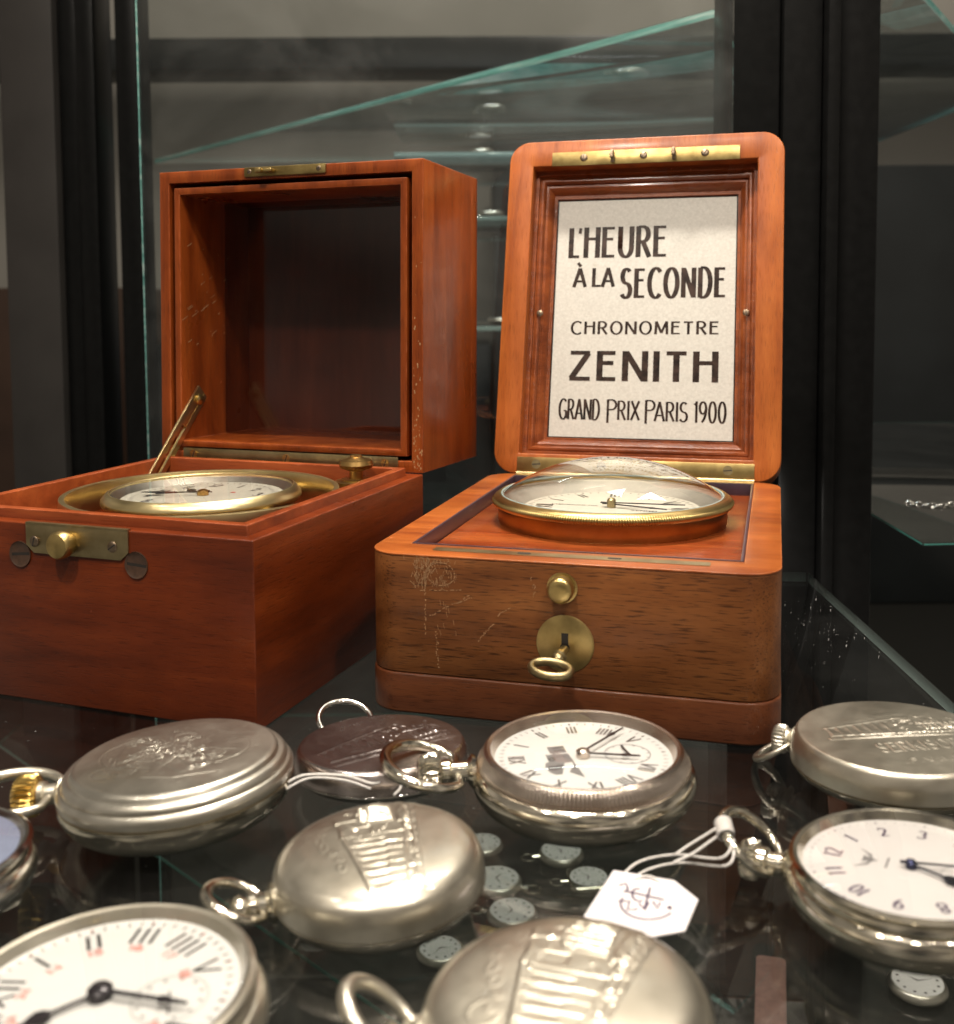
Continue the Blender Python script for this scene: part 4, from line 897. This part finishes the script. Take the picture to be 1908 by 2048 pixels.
mb = MB(); mb.lathe([(.20, zd), (.20, zd+.14), (.14, zd+.19), (0, zd+.20)], 20); mb.build('hub', 'blackhand', w5)
stem(w5, 2.60, .7, 'nickel', 'nickel', .40, .5, .95, .13, 0, .55)
settle(w5, -5.95, 16.35, 173, 2.5); tag(w5, 'open-faced pocket watch with big Roman numerals and red inner figures', 'pocket watch', GW)
# 6 big relief watch, bottom centre
w6, lid, up = closed_watch('pocket_watch', 2.32, 1.55, 'nickel', seam=.42, top='pebble')
A_, F_ = train_art(9, 1.5); A_.append((arc(-.45, .42, .12, .11, 0, 360, 18), .012, .02)); emboss(lid, up, 2.32*.93, A_, F_, 'nickel', rot=-24, sc=1.05, seed=9, grain=.010, hk=.30)
stem(w6, 2.32, .72, 'nickel', 'nickel',   .34, .42, .68, .115, 42, .30, egg=1.1, bow_off=.15, ball=True)
settle(w6, 1.38, 16.25, 182, 3); tag(w6, 'large pebble-shaped pocket watch with worn relief and an upright pear-shaped bow', 'pocket watch', GW)
# 7 relief watch with raised lettering, right
w7, lid, up = closed_watch('pocket_watch', 2.55, 1.25, 'nickel', seam=.42, top='flat')
lrot = -146+90
A_, F_ = train_art(5)
LT = []
def letters(txt, x0, y0, w, h, pw):
    adv = sum(G[c][0] for c in txt)+.28*(len(txt)-1); k = w/adv; x = x0
    for c in txt:
        gw, stt = G[c]
        for s_ in stt: LT.append(([(x+px*k, y0+py*h) for px, py in s_], pw, .028))
        x += (gw+.28)*k
letters('SERKISOF', -.40, -.62, .86, .22, .014); letters('.F.V.I.E.N', -.30, -.90, .80, .09, .010)
A_ = [([(x*.85, y*.62+.0) for x, y in p], w, h) for p, w, h in A_]; F_ = [([(x*.85, y*.62) for x, y in p], h*.8) for p, h in F_]
emboss(lid, up, 2.55*.91, A_+[([(x, y+.0) for x, y in p], w, h) for p, w, h in LT], F_, 'nickel', rot=lrot+6, sc=1.0, cx=.05*math.cos(R(lrot))-.45*math.sin(R(lrot)), cy_=.05*math.sin(R(lrot))+.45*math.cos(R(lrot)), seed=5, grain=.005, hk=.42)
stem(w7, 2.55, .55, 'nickel', 'nickel_dull', .34, .40, .62, .08, -32, .26)
settle(w7, 10.35, 26.05, 146, 1.5); tag(w7, 'closed pocket watch with a train and raised lettering, nearest the shelf edge', 'pocket watch', GW)
# 8 open face with Arabic numerals, right
w8, dial, zd = open_watch('pocket_watch', 2.36, 1.30, 'nickel_pol', 'nickel_pol', 'pinkdial', 2.02, False, .14, .18)
mb = MB()
for k in range(12):
    if k == 6: continue
    a = R(-30*k); c, s_ = math.cos(a), math.sin(a); txt = str(12 if k == 0 else k); h = .34; ww = (sum(G[q][0] for q in txt)+(.45 if txt == '11' else .22)*(len(txt)-1))*h*.82; r0 = 1.30
    write(mb, txt, -ww/2, 0, ww, h, .055, .03, lambda x, y, l, c=c, s_=s_: (c*x-s_*(y+r0), s_*x+c*(y+r0), zd+.004+l), gap=.45 if txt == '11' else .22)
for k in range(60):
    a = R(6*k); mb.disc(circ(1.88*math.cos(a), 1.88*math.sin(a), .03 if k % 5 == 0 else .016, 6), zd+.004)
mb.build('numerals', 'ink_pen', dial)
mb = MB()
for s_ in (-1, 1):
    for q in range(4): mb.disc([(s_*.05, .72+.02*q), (s_*(.40-.04*q), 1.02-.07*q), (s_*(.36-.06*q), .96-.07*q), (s_*.03, .68+.02*q)], zd+.004+.001*q)
mb.disc([(-.12, .9), (.12, .9), (0, .60)], zd+.009); mb.box(-.22, .22, .42, .46, zd+.002, zd+.005); mb.build('winged_emblem', 'ink_grey', dial)
mb = MB(); mb.ring(circ(0, -1.02, .5, 40), circ(0, -1.02, .485, 40), zd+.003, zd+.005); mb.build('seconds_dial', 'ink_grey', dial)
D8 = 150-90
hand(w8, 'minute_hand', -16-D8, 1.65, .045, zd+.09, 'blued', .12, 'needle'); hand(w8, 'hour_hand', -52-D8, 1.10, .05, zd+.06, 'blued', .12, 'spade')
mb = MB(); mb.lathe([(.11, zd), (.11, zd+.12), (.07, zd+.16), (0, zd+.17)], 20); mb.build('hub', 'blued', w8)
stem(w8, 2.36, .62, 'nickel_pol', 'nickel_pol', .38, .42, .74, .10, 40, .68, bow_off=.3)
settle(w8, 8.42, 20.3, 150, 2.5); tag(w8, 'open-faced pocket watch with Arabic numerals and the tag cord round its bow', 'pocket watch', GW)
# 9 blue-grey watch cut by the left border
w9, dial, zd = open_watch('pocket_watch', 2.40, 1.25, 'steel_pol', 'steel_pol', 'blueglass', 2.05, False, .10, .10)
stem(w9, 2.40, .6, 'steel_pol', 'steel_pol', .34, .42, .74, .1, 0, .45)
settle(w9, -11.45, 20.95, 100, 2.5); tag(w9, 'pocket watch with blue-grey face, cut off by the left border', 'pocket watch', GW)

# ================================================================== price tag and cords
pt = empty('price_tag', (3.1, 20.55, .02)); tag(pt, 'small white price tag with pen scribbles on a white cord', 'price tag')
tp = [(2.75, 21.52), (3.92, 21.09), (4.28, 20.48), (3.85, 19.62), (3.17, 19.51), (1.99, 20.18)]
tp = [(x-3.1, y-20.55) for x, y in tp]
mb = MB(); mb.prism(tp, 0, .035); tc = mb.build('card', 'tagcard', pt, loc=(0, 0, .36), rot=(R(7), R(-3), 0), bevel=.008)
mb = MB(); pl = lambda x, y, l: (x, y, .041+l)
for q, P in enumerate([arc(-.02, .18, .14, .22, 60, 300, 14), [(-.42, .55), (-.25, .62), (-.22, .42), (-.34, .30)], arc(.15, -.15, .62, .52, 150, 320, 20), [(-.52, .0), (-.25, -.02), (-.35, -.32), (-.1, -.30)], [(-.05, -.12), (.05, -.36), (.18, -.10)], [(.3, .42), (.05, -.30)],
                       [(.28, -.08), (.34, -.34), (.44, -.12)], [(-.30, .34), (.55, -.05)], arc(.62, -.32, .035, .035, 0, 360, 10)]):
    pen(mb, [(x*.85+.05, y*.85) for x, y in P], .05, .042, pl, 0, .001*q)
mb.build('handwriting', 'ink_pen', tc)
def cord(mb, pts, r=.025, n=10):
    P = [Vector(p) for p in pts]; out = []
    for i in range(len(P)-1):
        a, b, c, d = P[max(i-1, 0)], P[i], P[i+1], P[min(i+2, len(P)-1)]
        for k in range(n):
            t = k/n; out.append(.5*((2*b)+(-a+c)*t+(2*a-5*b+4*c-d)*t*t+(-a+3*b-3*c+d)*t**3))
    out.append(P[-1]); mb.tube(out, r, 6)
bowp = Vector((4.75, 22.05, .62))
mb = MB(); o_ = Vector((3.1, 20.55, .02)); off = lambda q: tuple(Vector(q)-o_)
_bp = [w8.matrix_world @ (Vector(q)*S) / S for q in BOW[w8.name]]
_k = 31; _c = _bp[_k]; _t = (_bp[_k+1]-_bp[_k-1]).normalized()
_x = _t.orthogonal().normalized(); _y = _t.cross(_x)
for a in range(-2, 3): mb.tube([off(_c+_t*(.075*a)+_x*(.16*math.cos(q))+_y*(.15*math.sin(q))) for q in [2*math.pi*i/14 for i in range(14)]], .035, 6, True)
e0 = _c-Vector((.1, .1, .15)); bl = _bp[36]
cord(mb, [off(q) for q in ((2.78, 21.2, .45), (3.3, 21.75, .55), (4.1, 21.95, .60), bl-Vector((.3, .35, .1)), bl+Vector((.05, 0, .1)))])
cord(mb, [off(q) for q in ((2.95, 21.12, .45), (3.5, 21.60, .48), (4.2, 21.80, .50), bl-Vector((.2, .45, .2)), bl+Vector((.05, -.05, 0)))])
cord(mb, [off(q) for q in ((2.95, 21.12, .45), (3.4, 21.2, .55), (3.75, 20.9, .47), (3.8, 20.7, .44))], .025)
cord(mb, [off(q) for q in (_c+Vector((0, 0, .12)), _c-Vector((.3, .0, .08)), _c-Vector((.7, .05, .3)), _c-Vector((1.05, .2, .45)))]); cord(mb, [off(q) for q in (_c+Vector((0, -.1, 0)), _c-Vector((.3, .12, .2)), _c-Vector((.7, .22, .42)), _c-Vector((1.1, .32, .55)))], .028)
mb.build('cord', 'string', pt)
sc_ = empty('tag_cord', (-2.6, 24.4, .01)); tag(sc_, 'white cord looped round the bow of the locomotive-dial watch', 'cord')
o_ = Vector((-2.6, 24.4, .01)); mb = MB()
cord(mb, [off(q) for q in ((-4.55, 24.35, 1.05), (-4.1, 24.6, 1.18), (-3.2, 24.70, 1.12), (-2.55, 24.65, .95), (-2.35, 24.7, .95))], .030)
cord(mb, [off(q) for q in ((-4.55, 24.25, .95), (-4.0, 24.55, 1.12), (-3.2, 24.62, 1.05), (-2.55, 24.58, .85))], .028)
cord(mb, [off(q) for q in ((-2.2, 24.95, .98), (-1.9, 25.05, 1.05), (-1.85, 24.7, .85), (-2.0, 24.45, .75))], .03)
cord(mb, [off(q) for q in ((-2.15, 23.85, .45), (-2.3, 23.5, .25), (-2.4, 23.3, .2))], .03)
mb.build('cord_strands', 'string', sc_)

# ================================================================== things on the other shelves
def chain(name, pts, label, r=.10, step=.22, m='steel_pol'):
    P = [Vector(p) for p in pts]; mb = MB(); out = []
    for i in range(len(P)-1):
        a, b, c, d = P[max(i-1, 0)], P[i], P[i+1], P[min(i+2, len(P)-1)]
        L = (c-b).length; n = max(2, int(L/step))
        for k in range(n):
            t = k/n; out.append(.5*((2*b)+(-a+c)*t+(2*a-5*b+4*c-d)*t*t+(-a+3*b-3*c+d)*t**3))
    for i in range(len(out)-1):
        d = (out[i+1]-out[i]).normalized(); s_ = d.cross(Vector((0, 0, 1))).normalized(); u_ = d.cross(s_)
        q = s_ if i % 2 else u_
        mb.tube([tuple(out[i]+d*(r*1.5*math.cos(a))+q*(r*math.sin(a))) for a in [2*math.pi*k/10 for k in range(10)]], r*.32, 5, True)
    o = mb.build(name, m); tag(o, label, 'chain'); return o
def small_watch(r=1.55):
    root = empty('small_pocket_watch', (0, 0, 0))
    mb = MB(); mb.lathe(smoothprof([(.001, 0), (r*.7, .05), (r*.98, .3), (r, .5), (r*.93, .7), (r*.86, .74)], 3), 40); mb.build('case', 'nickel_dull', root)
    mb = MB(); mb.disc(circ(0, 0, r*.86, 40), .745); d = mb.build('dial', 'enamel', root)
    mb = MB()
    for k in range(12):
        a = R(30*k); mb.disc(circ(r*.68*math.cos(a), r*.68*math.sin(a), r*.06, 7), .75)
    for a, L, w in ((40, .6, .05), (160, .42, .07)):
        c, s_ = math.cos(R(a)), math.sin(R(a)); L *= r; mb.add([(-s_*w, c*w, .752), (s_*w, -c*w, .752), (c*L, s_*L, .752)], [(0, 1, 2)])
    mb.build('numerals', 'ink_soft', d)
    mb = MB(); mb.tube([(.45*math.cos(a), r+.75+.45*math.sin(a), .4) for a in [2*math.pi*i/20 for i in range(20)]], .07, 6, True); mb.tube([(0, r*.95, .4), (0, r+.45, .4)], .14, 8); mb.build('bow', 'nickel_pol', root)
    return root
def copy_tree(o, parent=None):
    c = o.copy(); COL.objects.link(c)
    if parent: c.parent = parent
    for k in list(o.children): copy_tree(k, c)
    return c
GL = 'small watches on the lower shelf'
sw0 = small_watch(); first = True
sq0 = empty('small_pocket_watch', (0, 0, 0))
mb = MB(); mb.prism(rrect(-1.5, 1.5, -1.5, 1.5, .55, 6), 0, .7); mb.build('case', 'nickel_pol', sq0, bevel=.2, segs=4)
for k in sw0.children:
    if k.name.split('.')[0] in ('dial', 'bow'): copy_tree(k, sq0)
for x, y, z, rz, lab in ((5.4, 69.7, -25, 100, 'small white-dialled watch on the lower shelf, farthest back of them'), (6.9, 66.5, -25, 95, 'small square-cased watch on the lower shelf, just behind the price tag'),
                    (1.0, 66.2, -25, 250, 'small white-dialled watch on the lower shelf beside the pebble watch'), (1.9, 62.6, -25, 75, 'small white-dialled watch on the lower shelf, between pebble watch and tag'),
                    (-2.3, 59.0, -25, 200, 'small white-dialled watch on the lower shelf, behind the pear-shaped bow'), (23.4, 55.6, -25, 330, 'small white-dialled watch on the lower shelf at lower right'),
                    (.2, 71.0, -25, 60, 'small white-dialled watch on the lower shelf, half hidden behind the pebble watch')):
    o = sq0 if 'just behind' in lab else (sw0 if first else copy_tree(sw0)); first = first and o is not sw0; f_ = random.uniform(.86, 1.12); o.scale = (f_, f_, f_)
    o.location = (x*S, y*S, z*S); o.rotation_euler = (0, 0, R(rz)); tag(o, lab, 'pocket watch', GL)
o = slab('glass_shelf', [(25.0, 60), (70, 63), (70, 120), (27, 120)], -1.7, -1.5, ['shelf', 'edge_dark']); tag(o, 'glass shelf of the next cabinet, right of the wide black post', 'shelf')
chain('bracelet', [(28.6, 71, -1.35), (30.2, 70.2, -1.35), (31.6, 70.6, -1.35), (33.4, 69.6, -1.35), (36, 70, -1.35)], 'silver chain bracelet on the shelf right of the wide black post', .16, .34)
GB = 'silver watches on the shelves behind'
for x, y, z, rz, lab in ((1.5, 116, 21.02, 30, 'blurred silver watch on the middle shelf behind, seen between the two lids'), (2.6, 112, 9.82, 200, 'blurred silver watch on the lowest shelf behind, seen between the two lids'), (.6, 124, 28.62, 80, 'blurred silver watch on the topmost shelf behind, seen between the two lids')):
    o = copy_tree(sw0); o.location = (x*S, y*S, z*S); o.rotation_euler = (0, 0, R(rz)); tag(o, lab, 'pocket watch', GB)
GU = 'watches on the upper shelf'
for x, y, rz, lab in ((-7.5, 104, 200, 'pocket watch on the upper shelf seen from below, left of three'), (1.5, 108, 40, 'pocket watch on the upper shelf seen from below, middle of three'), (13, 92, 120, 'pocket watch on the upper shelf seen from below, right of three')):
    o = copy_tree(sw0); o.location = (x*S, y*S, 30.62*S); o.rotation_euler = (0, 0, R(rz)); tag(o, lab, 'pocket watch', GU)
mb = MB(); mb.prism(rrect(-.8, .8, -9, 1.2, .3, 4), 0, .35); o = mb.build('leather_strap', 'leather', None, loc=(16.0, 57.3, -24.99), rot=(0, 0, R(-15.4)), bevel=.05)
tag(o, 'brown leather strap lying on the lower shelf at bottom right', 'strap')
chain('watch_chain', [(-1.6, 46.8, .16), (-.6, 47.2, .16), (-.9, 46.3, .16), (.3, 46.6, .16), (.6, 47.4, .16), (-.2, 47.6, .2), (1.2, 46.4, .16)], 'bright silver chain heaped on the shelf behind the gap between the boxes', .13, .28)
